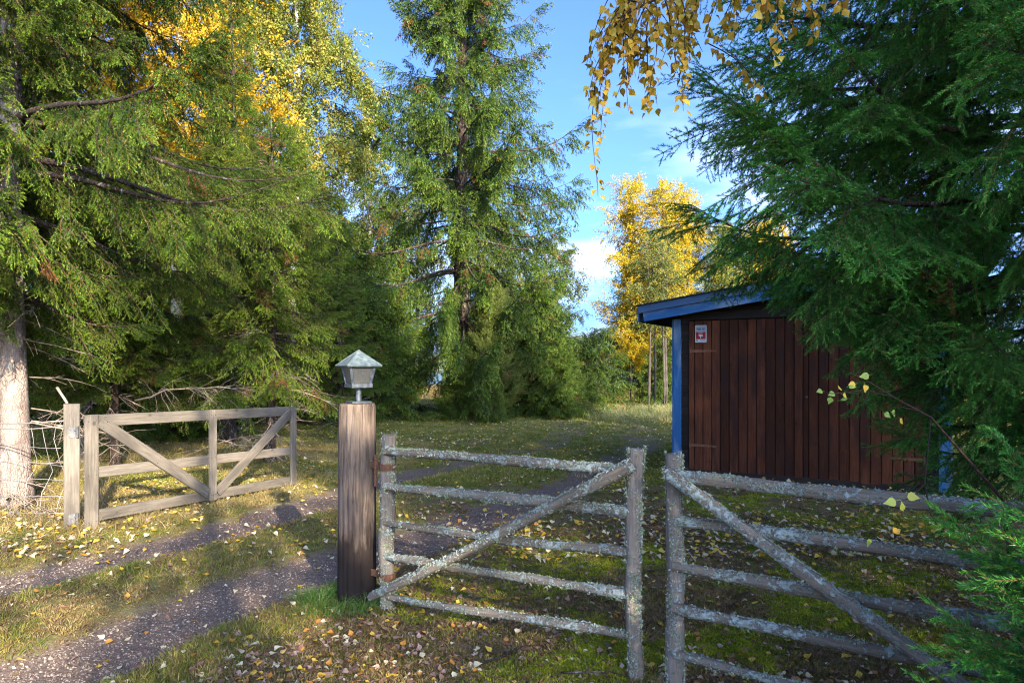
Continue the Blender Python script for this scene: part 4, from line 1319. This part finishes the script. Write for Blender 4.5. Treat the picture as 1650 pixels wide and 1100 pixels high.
for k, (x, y, h, r, m, lb) in enumerate(((-8.6, 31, 9.5, 2.6, 'leaf_dim', 'dull green tree far behind left of the thicket'),
                                         (-5.4, 34, 10, 2.8, 'leaf_green', 'light green tree far behind the lantern'),
                                         (-1.5, 38, 10, 3.0, 'leaf_green', 'pale green tree seen through the tall spruce'),
                                         (2.0, 37, 8.5, 2.6, 'leaf_dim', 'dull green tree behind the right side of the tall spruce'),
                                         (-13.5, 29, 12, 3.2, 'leaf_yellow', 'yellow tree deep in the wood at the left'))):
    broadleaf('birch_tree', (x, y), lb, LS[m], h, r, 1.2, 30 + k, .09, group=G_F, n_limb=30, per=8, clump=.8, tip=1.3)
G_Y = 'yellow aspens behind the shed'
for k, (x, y, h, r, m, lb) in enumerate(((5.3, 30.5, 9.8, 1.6, 'leaf_yellow', 'tall golden aspen at the left of the stand behind the shed'),
                                         (6.5, 29.0, 9.2, 1.7, 'leaf_yellow', 'bright yellow aspen rising above the shed corner'),
                                         (7.9, 31.5, 9.6, 1.8, 'leaf_yellow', 'yellow aspen above the blue roof edge'),
                                         (9.3, 30.0, 7.6, 1.7, 'leaf_green', 'greenish aspen at the right of the stand behind the shed'),
                                         (11.5, 31.0, 8.2, 2.0, 'leaf_yellow', 'yellow aspen hidden behind the green spruce boughs'))):
    broadleaf('aspen_tree', (x, y), lb, LS[m], h, r, 1.3, 50 + k, .085, 'bark_aspen', G_Y, n_limb=48, hang=.2, per=13, up=50)
for k, (x, y, h) in enumerate(((5.05, 25.2, 6.0), (5.35, 25.6, 6.6), (5.6, 25.1, 6.2), (5.85, 25.8, 6.4))):
    broadleaf('alder_tree', (x, y), ('thin bare stem leftmost of the dark clump left of the shed', 'second thin stem in the dark clump left of the shed', 'third thin stem in the dark clump left of the shed', 'thin stem nearest the blue corner post in the dark clump')[k],
              LS['leaf_dim'], h, .8, 2.6, 70 + k, .05, 'bark_aspen', 'thin stems left of the shed', n_limb=12, per=7, hang=.2, up=55)
respruce(bush_dark, (7.4, 34.5), 3.3, 1.45, 'dark spruce standing among the yellow aspens', 'spruces behind the aspens')
respruce(bush_dark, (6.2, 27.3), .3, .55, 'low dark spruce at the foot of the yellow aspens', 'spruces behind the aspens')
respruce(young_a, (13.0, 24.0), .8, .9, 'spruce behind the shed hidden by green boughs', 'spruces behind the aspens')
respruce(young_a, (16.5, 26.0), 2.8, 1.0, 'spruce far behind the right edge boughs', 'spruces behind the aspens')

# tall trees behind the viewpoint that shade the shed, the field gate and the lawn
G_S = 'spruces behind the viewpoint that shade the yard'
for k, (x, y, sc, lb) in enumerate(((10.5, -10.5, 1.02, 'first'), (14.8, -8.3, .80, 'second'), (15.4, -13.5, .84, 'third'), (18.5, -10.5, .76, 'fourth'),
                                    (22.0, -13.0, .76, 'fifth'), (26.0, -11.0, .74, 'sixth'))):
    respruce(main_spruce, (x - .6, y), k * 1.3, sc, lb + ' tall spruce of the shading row behind the viewpoint', G_S)

broadleaf('birch_tree', (4.2, -8.0), 'low wide birch behind the viewpoint that dapples the drive', LS['leaf_green'], 6.0, 2.2, 3.0, 91, .08, n_limb=18, per=6)
broadleaf('birch_tree', (5.2, -10.0), 'tall thin-crowned birch behind the viewpoint that dapples the left spruces', LS['leaf_green'], 15, 2.7, 7.8, 93, .11, n_limb=12, per=6, clump=.9, tip=1.2)

# ------------------------------------------------------------------ golden birch hanging in from above, right of the middle
def leafobj_meshes(nm, mat, n=6, seed=0):
    g = np.random.default_rng(seed); out = []
    for k in range(n):
        v, f = leaf_shape(g.uniform(.05, .45), g.uniform(-.1, .5))
        v[:, 1] += .06 * np.sin(v[:, 0] * 4 + k)
        mb = MB().add(v, f)
        mb.add([(-.35, -.01, -.02), (-.35, .01, -.02), (.02, .012, 0), (.02, -.012, 0)], np.array([[0, 1, 2, 3]]))
        out.append(mb.mesh(nm, M[mat], True))
    return out
M['leaf_sapling'] = leafmat('leaf_sapling', [(0.0, (0.20, 0.34, 0.08)), (0.5, (0.30, 0.38, 0.08)), (0.75, (0.50, 0.44, 0.06)), (1.0, (0.55, 0.30, 0.04))], .35)
LM_GOLD = leafobj_meshes('leaf', 'leaf_gold', 6, 1)
LM_SAP = leafobj_meshes('leaf', 'leaf_sapling', 4, 2)
def put_leaf(meshes, p, d, n, size, parent, org):
    o = bpy.data.objects.new('leaf', meshes[rng.integers(len(meshes))]); COL.objects.link(o); o.parent = parent
    m = frame(np.asarray(p) - org, d, n)
    o.matrix_basis = m @ Matrix.Scale(size, 4)
    return o
gb_o = np.array([3.5, 2.75, float(gz(3.5, 2.75))])
gbirch = empty('birch_tree', tuple(gb_o)); tag(gbirch, 'golden birch whose leafy twigs hang in from above', 'tree')
bz = np.linspace(-.1, 8.5, 16)
MB().tube(np.stack([.12 * np.sin(bz * .6), .1 * np.cos(bz * .5), bz], 1), .09 * (1 - np.clip(bz, 0, 9) / 9) ** .8 + .01, 14, 0, .03).build('trunk', M['bark_birch'], gbirch, True)
limbs = [np.array([(3.5, 2.75, 2.9), (3.0, 2.8, 3.35), (2.4, 2.85, 3.55), (1.8, 2.9, 3.5), (1.2, 2.95, 3.42), (.75, 3.0, 3.25), (.45, 3.0, 3.1)]),
         np.array([(3.5, 2.75, 3.5), (2.8, 3.1, 3.9), (2.0, 3.3, 4.0), (1.3, 3.35, 3.85), (.8, 3.3, 3.55), (.55, 3.25, 3.3)]),
         np.array([(3.5, 2.75, 3.2), (2.7, 2.6, 3.65), (1.9, 2.55, 3.6), (1.25, 2.6, 3.4), (.95, 2.65, 3.2)])]
for lm in limbs:
    MB().tube(lm - gb_o, np.linspace(.022, .004, len(lm)), 7).build('limb', M['twig_dark'], gbirch, True)
tw = MB(); n_leaf = 0; RestP, RestD = [], []
def drop(p, length, sway, leaves=True):
    """a hanging twig with alternate leaves"""
    global n_leaf
    k = max(4, int(length / .06)); pts = [np.array(p, float)]; d = unit((sway[0], sway[1], -.35))
    for q in range(k):
        d = unit(d + np.array([0, 0, -.32]) + rng.normal(0, .10, 3)); pts.append(pts[-1] + d * length / k)
    pts = np.array(pts); tw.tube(pts - gb_o, np.linspace(.0032, .0012, k + 1), 4, 0, 0, False)
    nl = int(length / .017)
    for q in range(nl):
        s = (q + rng.random()) / nl * k; i = min(int(s), k - 1); b = pts[i] + (pts[i + 1] - pts[i]) * (s - i)
        a = rng.uniform(0, 6.28)
        dl = unit((.55 * math.cos(a), .55 * math.sin(a), -.75 + rng.normal(0, .3)))
        nn = unit(np.array([math.cos(a) * .4, math.sin(a) * .4 - .5, .5]) + rng.normal(0, .45, 3))
        b = b + dl * .018
        if n_leaf < 300:
            put_leaf(LM_GOLD, b, dl, nn, rng.uniform(.026, .042), gbirch, gb_o); n_leaf += 1
        else:
            RestP.append(b - gb_o); RestD.append(dl)
def along(lm, s):
    s = s * (len(lm) - 1); i = min(int(s), len(lm) - 2)
    return lm[i] + (lm[i + 1] - lm[i]) * (s - i)
for lm, s, ln in ((0, .99, .85), (0, .95, .7), (0, .90, .62), (0, .86, .75), (0, .82, .45), (0, .78, .55), (0, .73, .35), (0, .68, .40), (2, .98, .55), (2, .92, .45), (2, .86, .38), (2, .79, .30),
                  (1, .98, .6), (1, .93, .55), (1, .88, .7), (1, .82, .5), (1, .75, .5), (1, .69, .4), (0, .60, .35), (1, .62, .45), (0, .52, .35), (2, .7, .3), (1, .55, .4), (2, .6, .4), (0, .45, .4), (1, .45, .4), (0, .97, .45), (0, .92, .5), (0, .88, .35), (2, .95, .4), (2, .89, .5), (1, .96, .4), (1, .90, .45), (1, .79, .6), (0, .70, .5), (2, .82, .45), (2, .74, .4), (1, .65, .5)):
    drop(along(limbs[lm], s), ln * rng.uniform(.85, 1.1), rng.normal(0, .6, 2))
for q in range(64):
    lm_ = limbs[rng.integers(3)]
    drop(along(lm_, rng.uniform(.58, 1.0)) + rng.normal(0, .07, 3), rng.uniform(.12, .46), rng.normal(0, 1.0, 2))
tag(tw.build('twigs', M['twig_dark'], gbirch, True), kind='stuff')
if RestP:
    gl = [bpy.data.objects.new('loose_leaf', m) for m in LM_GOLD[:3]]
    RP = np.array(RestP); RDr = np.array(RestD)
    scatter('foliage', RP, euler_from(RDr, rng.normal(0, 1, RDr.shape) + [0, -.5, .5]), rng.uniform(.028, .045, len(RP)), gl, gbirch)

# birch sapling beside the spruce, a few round leaves before the shed door
so = np.array([1.98, 2.62, float(gz(1.98, 2.62))])
sap = empty('birch_sapling', tuple(so)); tag(sap, 'birch sapling with a few green and yellow leaves before the shed door', 'sapling')
def px(x, y, d):
    return np.array([(x - 825) / 1100 * d, d, CAM_Z - (y - 590) / 1100 * d])
stem = np.array([so, so + [-.02, .03, .6], so + [-.08, .02, 1.05], px(1500, 672, 2.62), px(1440, 640, 2.62), px(1400, 615, 2.62), px(1370, 600, 2.62)])
mb = MB().tube(stem - so, [.010, .009, .007, .004, .003, .0022, .0015], 6)
tws = [np.array([px(1440, 640, 2.62), px(1395, 628, 2.6), px(1345, 634, 2.58), px(1325, 632, 2.57)]), np.array([px(1478, 662, 2.62), px(1452, 655, 2.6), px(1440, 668, 2.6)]),
       np.array([px(1500, 672, 2.62), px(1490, 780, 2.3), px(1470, 800, 2.2), px(1440, 812, 2.15)]), np.array([px(1490, 780, 2.3), px(1500, 830, 2.2), px(1510, 845, 2.2)])]
for t in tws:
    mb.tube(t - so, np.linspace(.0025, .0012, len(t)), 4)
mb.build('stem', M['twig_dark'], sap, True)
for (x, y, d, s) in ((1325, 630, 2.57, .032), (1345, 634, 2.58, .036), (1338, 640, 2.58, .034), (1358, 636, 2.58, .03), (1352, 626, 2.59, .036), (1368, 623, 2.6, .03), (1393, 620, 2.6, .038), (1378, 618, 2.6, .034),
                     (1400, 604, 2.61, .045), (1425, 666, 2.6, .036), (1437, 664, 2.6, .042), (1450, 674, 2.6, .034), (1365, 642, 2.58, .03),
                     (1443, 806, 2.15, .045), (1462, 800, 2.18, .045), (1455, 822, 2.15, .036), (1440, 858, 2.15, .038), (1505, 852, 2.2, .042), (1400, 868, 2.3, .036)):
    a = rng.uniform(0, 6.28)
    put_leaf(LM_SAP, px(x, y, d), (math.cos(a) * .8, rng.normal(0, .3), math.sin(a) * .5 - .3), (rng.normal(0, .3), -1, .5), s * .85, sap, so)

# ------------------------------------------------------------------ ground cover
def in_view(x, y, margin=.08):
    return (y > 1.5) & (np.abs(x) < (.75 + margin) * y + .4)

def sample(n, y0, y1, power=1.0):
    """points on the ground in front of the camera, thinning with distance"""
    u = rng.random(n)
    y = y0 * (y1 / y0) ** u if power == 1.0 else y0 + (y1 - y0) * u ** power
    x = rng.uniform(-.84, .84, n) * y + rng.normal(0, .2, n)
    return x, y

# pebbles on the wheel tracks
nt = NT('pebble'); nt.set(0.85, 0.25)
nt.base(nt.ramp(nt.rand(), [(0.0, (0.070, 0.052, 0.042)), (0.45, (0.15, 0.115, 0.095)), (0.8, (0.23, 0.185, 0.155)), (1.0, (0.35, 0.30, 0.26))])); M['pebble'] = nt.m
pebs = []
phi = (1 + 5 ** .5) / 2
ico_v = np.array([(-1, phi, 0), (1, phi, 0), (-1, -phi, 0), (1, -phi, 0), (0, -1, phi), (0, 1, phi), (0, -1, -phi), (0, 1, -phi), (phi, 0, -1), (phi, 0, 1), (-phi, 0, -1), (-phi, 0, 1)]) / 1.9
ico_f = np.array([(0, 11, 5), (0, 5, 1), (0, 1, 7), (0, 7, 10), (0, 10, 11), (1, 5, 9), (5, 11, 4), (11, 10, 2), (10, 7, 6), (7, 1, 8), (3, 9, 4), (3, 4, 2), (3, 2, 6), (3, 6, 8), (3, 8, 9), (4, 9, 5), (2, 4, 11), (6, 2, 10), (8, 6, 7), (9, 8, 1)])
for k in range(4):
    pebs.append(proto('pebble', MB().add(ico_v * rng.uniform(.7, 1.15, (12, 1)) * np.array([1, .8, .55]), ico_f), M['pebble']))
x, y = sample(150000, 2.3, 14)
m = rng.random(len(x)) < track_mask(x, y) ** 2 * .95
m |= (rng.random(len(x)) < .04) & (seg_dist(x, y, NEAR_TRACK) < .8)
x, y = x[m], y[m]
scatter('gravel', on_ground(x, y, .001), rng.uniform(0, 6.28, (len(x), 3)) * [.15, .15, 1], rng.gamma(2.5, .0014, len(x)) + .0025, pebs)
bpy.data.objects['gravel']['label'] = 'grey crushed gravel lying on the two wheel tracks'

# grass
def tuft(name, n, h, w, spread, mat, seed, lean=.5):
    g = np.random.default_rng(seed); mb = MB()
    for k in range(n):
        a = g.uniform(0, 6.28); r = spread * g.random() ** .6; b = np.array([r * math.cos(a), r * math.sin(a), -.004])
        hh = h * g.uniform(.45, 1.15); d = unit(np.array([math.cos(a), math.sin(a), 0]) * lean * g.uniform(.2, 1.6) + g.normal(0, .25, 3) * [1, 1, 0] + np.array([0, 0, 1]))
        s = unit(np.cross(d, g.normal(0, 1, 3) + [0, 0, .01])) * w / 2
        q = b + d * hh * .5; e = b + d * hh * .9 + np.array([d[0], d[1], -.25]) * hh * .35
        mb.add([b - s, b + s, q + s * .8, q - s * .8, e], [[0, 1, 2, 3], [3, 2, 4]])
    return proto(name, mb, mat)
M['grass_green'] = leafmat('grass_green', [(0.0, (0.085, 0.120, 0.015)), (0.5, (0.15, 0.175, 0.022)), (0.8, (0.24, 0.21, 0.045)), (1.0, (0.38, 0.30, 0.10))], .25)
M['grass_dry'] = leafmat('grass_dry', [(0.0, (0.16, 0.12, 0.045)), (0.5, (0.30, 0.225, 0.085)), (0.85, (0.42, 0.33, 0.15)), (1.0, (0.12, 0.13, 0.03))], .25)
M['grass_fresh'] = leafmat('grass_fresh', [(0.0, (0.05, 0.12, 0.02)), (1.0, (0.10, 0.19, 0.035))], .25)
M['moss'] = leafmat('moss_leaf', [(0.0, (0.11, 0.14, 0.010)), (0.5, (0.23, 0.275, 0.014)), (1.0, (0.36, 0.37, 0.022))], .15)
M['moss_brown'] = leafmat('moss_brown', [(0.0, (0.095, 0.060, 0.028)), (0.6, (0.18, 0.125, 0.055)), (1.0, (0.24, 0.19, 0.06))], .1)
T_short = [tuft('short_tuft', 16, .055, .0035, .05, M['grass_green'], s) for s in (1, 2, 3)]
T_dry = [tuft('dry_tuft', 20, .17, .0034, .06, M['grass_dry'], s, .9) for s in (4, 5)]
T_tall = [tuft('tall_tuft', 22, .55, .010, .14, M['grass_dry'], s, .35) for s in (6, 7)]
M['grass_pale'] = leafmat('grass_pale', [(0.0, (0.11, 0.14, 0.05)), (0.6, (0.19, 0.20, 0.08)), (1.0, (0.32, 0.27, 0.13))], .25)
T_pale = [tuft('pale_tuft', 24, .42, .009, .14, M['grass_pale'], s, .35) for s in (17, 18)]
T_fresh = [tuft('fresh_tuft', 26, .13, .0036, .06, M['grass_fresh'], s, .8) for s in (8, 9)]
T_moss = [tuft('moss_tuft', 44, .020, .0045, .038, M['moss'], s, .8) for s in (10, 11, 12)]
T_mossb = [tuft('brown_moss_tuft', 36, .024, .0045, .042, M['moss_brown'], s, .9) for s in (13, 14)]
T_far = [tuft('lawn_tuft', 22, .075, .013, .16, M['grass_green'], s) for s in (15, 16)]

x, y = sample(30000, 2.3, 11)
pm = (1 - track_mask(x, y)) ** .8 * (1 - zone(x, y) * .93) * sstep(-.45, .45, wnoise(x, y, 3.3, 2) + .5 * wnoise(x, y, 8.1, 25) + .12)
m = rng.random(len(x)) < pm
scatter('grass', on_ground(x[m], y[m]), ground_euler(m.sum(), .12), rng.uniform(.55, 1.25, m.sum()), T_short)
bpy.data.objects['grass']['label'] = 'short patchy grass between and beside the wheel tracks'
x, y = sample(26000, 9, 34)
pm = (1 - track_mask(x, y)) ** 1.2 * (1 - zone(x, y) * .9) * sstep(-.7, .1, wnoise(x, y, 1.3, 2) + .25)
m = rng.random(len(x)) < pm
s_ = rng.uniform(.5, 1.0, m.sum()) * (1 + .6 * sstep(17, 24, y[m]) * sstep(.5, 3, x[m]))
o = scatter('lawn_grass', on_ground(x[m], y[m]), ground_euler(m.sum(), .1), s_, T_far); o['label'] = 'thin green lawn strewn with leaves before the tall spruce'
# dry grass on the left verge and round the open gate
x = rng.uniform(-7.5, -1.6, 9000); y = rng.uniform(4.2, 14, 9000)
dg = np.abs((x + 4.08) * GN[0] + (y - 6.56) * GN[1])
pm = (1 - track_mask(x, y)) ** 2 * (seg_dist(x, y, FAR_TRACK) > .42) * sstep(-.3, .5, (y - 6.3) + (-3.4 - x) * .8) * (.25 + .6 * sstep(-.3, .4, wnoise(x, y, 2.1, 6)))
m = rng.random(len(x)) < pm
o = scatter('dry_grass', on_ground(x[m], y[m]), ground_euler(m.sum(), .12), rng.uniform(.45, 1.1, m.sum()), T_dry); o['label'] = 'dry yellowed grass around the open board gate and fence'
# tall pale grass along the edge of the yard left of the shed, and straw beyond
x = np.concatenate([rng.uniform(2.2, 9, 900), rng.uniform(-8, 22, 1800)]); y = np.concatenate([rng.uniform(18.5, 25.5, 900), rng.uniform(33, 47, 1800)])
m = rng.random(len(x)) < np.where(y < 30, sstep(18, 21, y + (x - 3) * .6) * .8, .8)
for sel, pr, lo, hi, nm, lb in ((y < 30, T_pale, .5, 1.1, 'tall_grass', 'tall grey-green grass at the yard edge left of the shed'), (y > 30, T_tall, .9, 1.6, 'straw_field', 'straw-coloured grass of the field beyond the trees')):
    k_ = m & sel
    o = scatter(nm, on_ground(x[k_], y[k_]), ground_euler(k_.sum(), .08), rng.uniform(lo, hi, k_.sum()), pr); o['label'] = lb
# fresh grass at the pillar foot
a = rng.uniform(0, 6.28, 70); r = .13 + .24 * rng.random(70) ** 1.4
x, y = PP[0] + r * np.cos(a) - .06, PP[1] + r * np.sin(a) * .8 - .08
o = scatter('pillar_grass', on_ground(x, y), ground_euler(70, .15), rng.uniform(.6, 1.2, 70), T_fresh); o['label'] = 'fresh green grass tufts at the foot of the lamp pillar'
# moss, green cushions and brown
x, y = sample(52000, 2.4, 10)
zz = zone(x, y)
gm = sstep(-.10, .32, wnoise(x, y, 2.6, 14) + .55 * wnoise(x, y, 6.5, 22)) * (.35 + .65 * sstep(-.2, .35, x - .12 * (y - 3)))
m = rng.random(len(x)) < zz * gm * (1 - track_mask(x, y)) * .9
o = scatter('moss', on_ground(x[m], y[m]), ground_euler(m.sum(), .2), rng.uniform(.6, 1.5, m.sum()), T_moss); o['label'] = 'bright green moss cushions under the field gate'
m = rng.random(len(x)) < np.maximum(zz * (1 - gm) * .55, (1 - zz) * .42) * (1 - track_mask(x, y)) ** .8
o = scatter('brown_moss', on_ground(x[m], y[m]), ground_euler(m.sum(), .25), rng.uniform(.6, 1.4, m.sum()), T_mossb); o['label'] = 'withered brown moss and needle litter between the grass'

# fallen leaves: mass of small ones as litter, the nearest three hundred one by one
FL = {'cream': [(0.0, (0.48, 0.40, 0.24)), (1.0, (0.62, 0.55, 0.36))], 'yellow': [(0.0, (0.55, 0.33, 0.03)), (1.0, (0.62, 0.44, 0.08))],
      'orange': [(0.0, (0.42, 0.17, 0.03)), (1.0, (0.52, 0.25, 0.05))], 'brown': [(0.0, (0.12, 0.06, 0.038)), (0.6, (0.21, 0.115, 0.075)), (1.0, (0.32, 0.20, 0.14))],
      'pink': [(0.0, (0.30, 0.19, 0.15)), (1.0, (0.42, 0.29, 0.23))]}
FLM = {}
for k, (nm, st) in enumerate(FL.items()):
    M['fallen_' + nm] = leafmat('fallen_' + nm, st, .15, .6, .25)
    g = np.random.default_rng(100 + k); FLM[nm] = []
    for q in range(4):
        v, f = leaf_shape(g.uniform(-.1, .5), g.uniform(-.6, .8))
        v[:, 2] += g.normal(0, .03, len(v)) + .10 * np.sin(v[:, 0] * 5 + q) * v[:, 1]
        mb = MB().add(v, f); mb.add([(-.4, -.008, .05), (-.4, .008, .05), (.02, .012, 0), (.02, -.012, 0)], np.array([[0, 1, 2, 3]]))
        FLM[nm].append(mb.mesh('fallen_leaf', M['fallen_' + nm], True))
x, y = sample(420, 2.75, 6.2)
m = in_view(x, y, 0) & (np.hypot(x - PP[0], y - PP[1]) > .17) & (y < 6.2) & (1.58 * 1100 / y + 590 < 1120)
x, y = x[m][:300], y[m][:300]
where = np.where(track_mask(x, y) > .5, 0, np.where(zone(x, y) > .5, 1, 2))
def leaf_place(x, y, w):
    if w == 0:
        return 'on the wheel track beside the lamp pillar' if seg_dist(x, y, NEAR_TRACK) < seg_dist(x, y, FAR_TRACK) else 'on the wheel track by the board gate'
    beyond = (y - 3.476) > -.70 * (x - .629)
    if w == 2:
        dn, df = seg_dist(x, y, NEAR_TRACK), seg_dist(x, y, FAR_TRACK)
        if dn + df < 2.6 and x < -1.0:
            return 'on the grass strip between the wheel tracks'
        return 'on the dry verge below the board gate' if x < -2.4 else ('on the grass beyond the field gate' if beyond else 'on the grass at the foot of the lamp pillar')
    if x < .70:
        return 'on the moss behind the gate leaf by the pillar' if beyond else 'on the litter before the gate leaf by the pillar'
    return 'on the moss between shed and field gate' if beyond else 'on the litter before the gate leaf under the spruce'
CW = {'cream': 'pale cream', 'yellow': 'bright yellow', 'orange': 'orange', 'brown': 'curled brown', 'pink': 'faded pinkish'}
E = ground_euler(len(x), .28)
for k in range(len(x)):
    nm = rng.choice(['cream', 'yellow', 'orange', 'brown', 'pink'], p=[(.58, .2, .06, .1, .06), (.32, .26, .1, .2, .12), (.36, .3, .12, .14, .08)][where[k]])
    o = bpy.data.objects.new('fallen_leaf', FLM[nm][rng.integers(4)]); COL.objects.link(o)
    s = rng.uniform(.030, .056); o.location = (x[k], y[k], float(gz(x[k], y[k])) + (.008 if where[k] == 0 else .022)); o.rotation_euler = tuple(E[k]); o.scale = (s, s * rng.uniform(.8, 1.15), s)
    wd = leaf_place(float(x[k]), float(y[k]), int(where[k])); sz_ = 'small' if s < .039 else ('large' if s > .048 else 'middling')
    tag(o, f'{sz_} {CW[nm]} leaf lying {wd}', 'leaf', f'{sz_} {CW[nm]} fallen leaves {wd}')
def litter(name, label, x, y, weights, smin, smax, lift=.018):
    names = list(FL); prs = []
    for nm in names:
        for q in range(2):
            prs.append(bpy.data.objects.new('litter_' + nm, FLM[nm][q]))
    pw = np.repeat(np.array([weights[n] for n in names]) / 2, 2); pw = pw / pw.sum()
    var = rng.choice(len(prs), len(x), p=pw)
    o = scatter(name, on_ground(x, y, lift), ground_euler(len(x), .32), rng.uniform(smin, smax, len(x)), prs, var=var)
    o['label'] = label
x, y = sample(30000, 2.4, 12)
pm = zone(x, y) * (1 - .75 * track_mask(x, y)) * (.25 + .75 * sstep(-.3, .5, wnoise(x, y, 2.2, 30))) * (1 - .5 * sstep(-.05, .3, wnoise(x, y, 2.6, 14) + .55 * wnoise(x, y, 6.5, 22)))
m = rng.random(len(x)) < pm
litter('leaf_litter', 'brown and faded leaf litter on the moss around the field gate', x[m], y[m], dict(cream=.10, yellow=.08, orange=.07, brown=.58, pink=.17), .022, .048, .014)
x, y = sample(17000, 5.5, 27)
m = rng.random(len(x)) < (.85 - .45 * track_mask(x, y)) * (.18 + .82 * sstep(-.25, .35, wnoise(x, y, 1.1, 33) + .5 * wnoise(x, y, 3.7, 11))) * (1 - .5 * sstep(3, 7, x))
litter('lawn_leaves', 'small yellow leaves strewn over the lawn', x[m], y[m], dict(cream=.42, yellow=.36, orange=.09, brown=.08, pink=.05), .034, .068, .035)
x, y = sample(1000, 2.6, 9)
m = (x < -.9) & (rng.random(len(x)) < .9)
litter('verge_leaves', 'scattered leaves on the verge left of the track', x[m], y[m], dict(cream=.36, yellow=.30, orange=.14, brown=.12, pink=.08), .026, .050, .02)

# dead spruce boughs leaning by the fence and behind the gate
def dead_branch(loc, label, d, Lb, seed, n=34):
    g = np.random.default_rng(seed); mb = MB(); d = unit(d)
    pts = np.array([np.zeros(3)] + [d * Lb * k / 6 + g.normal(0, .03, 3) + np.array([0, 0, -.18 * (k / 6) ** 2 * Lb]) for k in range(1, 7)])
    mb.tube(pts, np.linspace(.016, .003, 7), 6)
    for k in range(n):
        s = g.uniform(.15, 1) * 6; i = min(int(s), 5); b = pts[i] + (pts[i + 1] - pts[i]) * (s - i)
        e = unit(d * .7 + g.normal(0, .55, 3) - np.array([0, 0, .25])); l2 = Lb * g.uniform(.12, .42)
        c = [b]
        for q in range(4):
            e = unit(e + g.normal(0, .2, 3) - np.array([0, 0, .1])); c.append(c[-1] + e * l2 / 4)
        mb.tube(np.array(c), np.linspace(.004, .0015, 5), 4)
        for q in range(3):
            f_ = unit(e + g.normal(0, .6, 3)); mb.tube(np.array([c[2], c[2] + f_ * l2 * .2, c[2] + f_ * l2 * .4 - np.array([0, 0, .02])]), [.002, .0018, .001], 3)
    o = mb.build('dead_branch', M['twig_dead'], None, True, loc=loc); tag(o, label, 'branch', 'dead spruce branches')
dead_branch((-5.0, 7.5, 1.35), 'bare dead bough leaning down behind the wire netting', (.45, -.1, -.8), 1.2, 1, 40)
dead_branch((-5.3, 9.6, 1.1), 'dry branch arching above the top rail of the board gate', (.9, .0, .28), 1.5, 2, 30)
dead_branch((-3.4, 10.2, .15), 'tangle of dry twigs low behind the far end of the board gate', (-.6, .2, .3), 1.1, 3, 40)
dead_branch((-5.55, 7.5, .12), 'dry twigs heaped at the foot of the pale trunk', (.6, -.35, .1), .9, 4, 40)
# fallen sticks in the litter
for k, (x0, y0, a, l_) in enumerate(((-.2, 3.6, .5, .5), (.25, 3.5, -.25, .35), (1.4, 4.4, .8, .4))):
    pts = np.array([(0, 0, .012), (l_ * .35 * math.cos(a), l_ * .35 * math.sin(a), .03), (l_ * .7 * math.cos(a + .15), l_ * .7 * math.sin(a + .15), .03), (l_ * math.cos(a + .1), l_ * math.sin(a + .1), .015)])
    mb = MB().tube(pts, [.006, .005, .004, .002], 6).tube(np.array([pts[1], pts[1] + [.07, .06, .02], pts[1] + [.13, .13, .01]]), [.003, .0025, .001], 5)
    o = mb.build('stick', M['bark_dark'], None, True, loc=(x0, y0, float(gz(x0, y0)) + .01)); tag(o, ('thin forked stick in the litter before the near gate leaf', 'short dark stick on the moss before the gate uprights', 'fallen stick on the litter before the shed')[k], 'stick', 'fallen sticks')
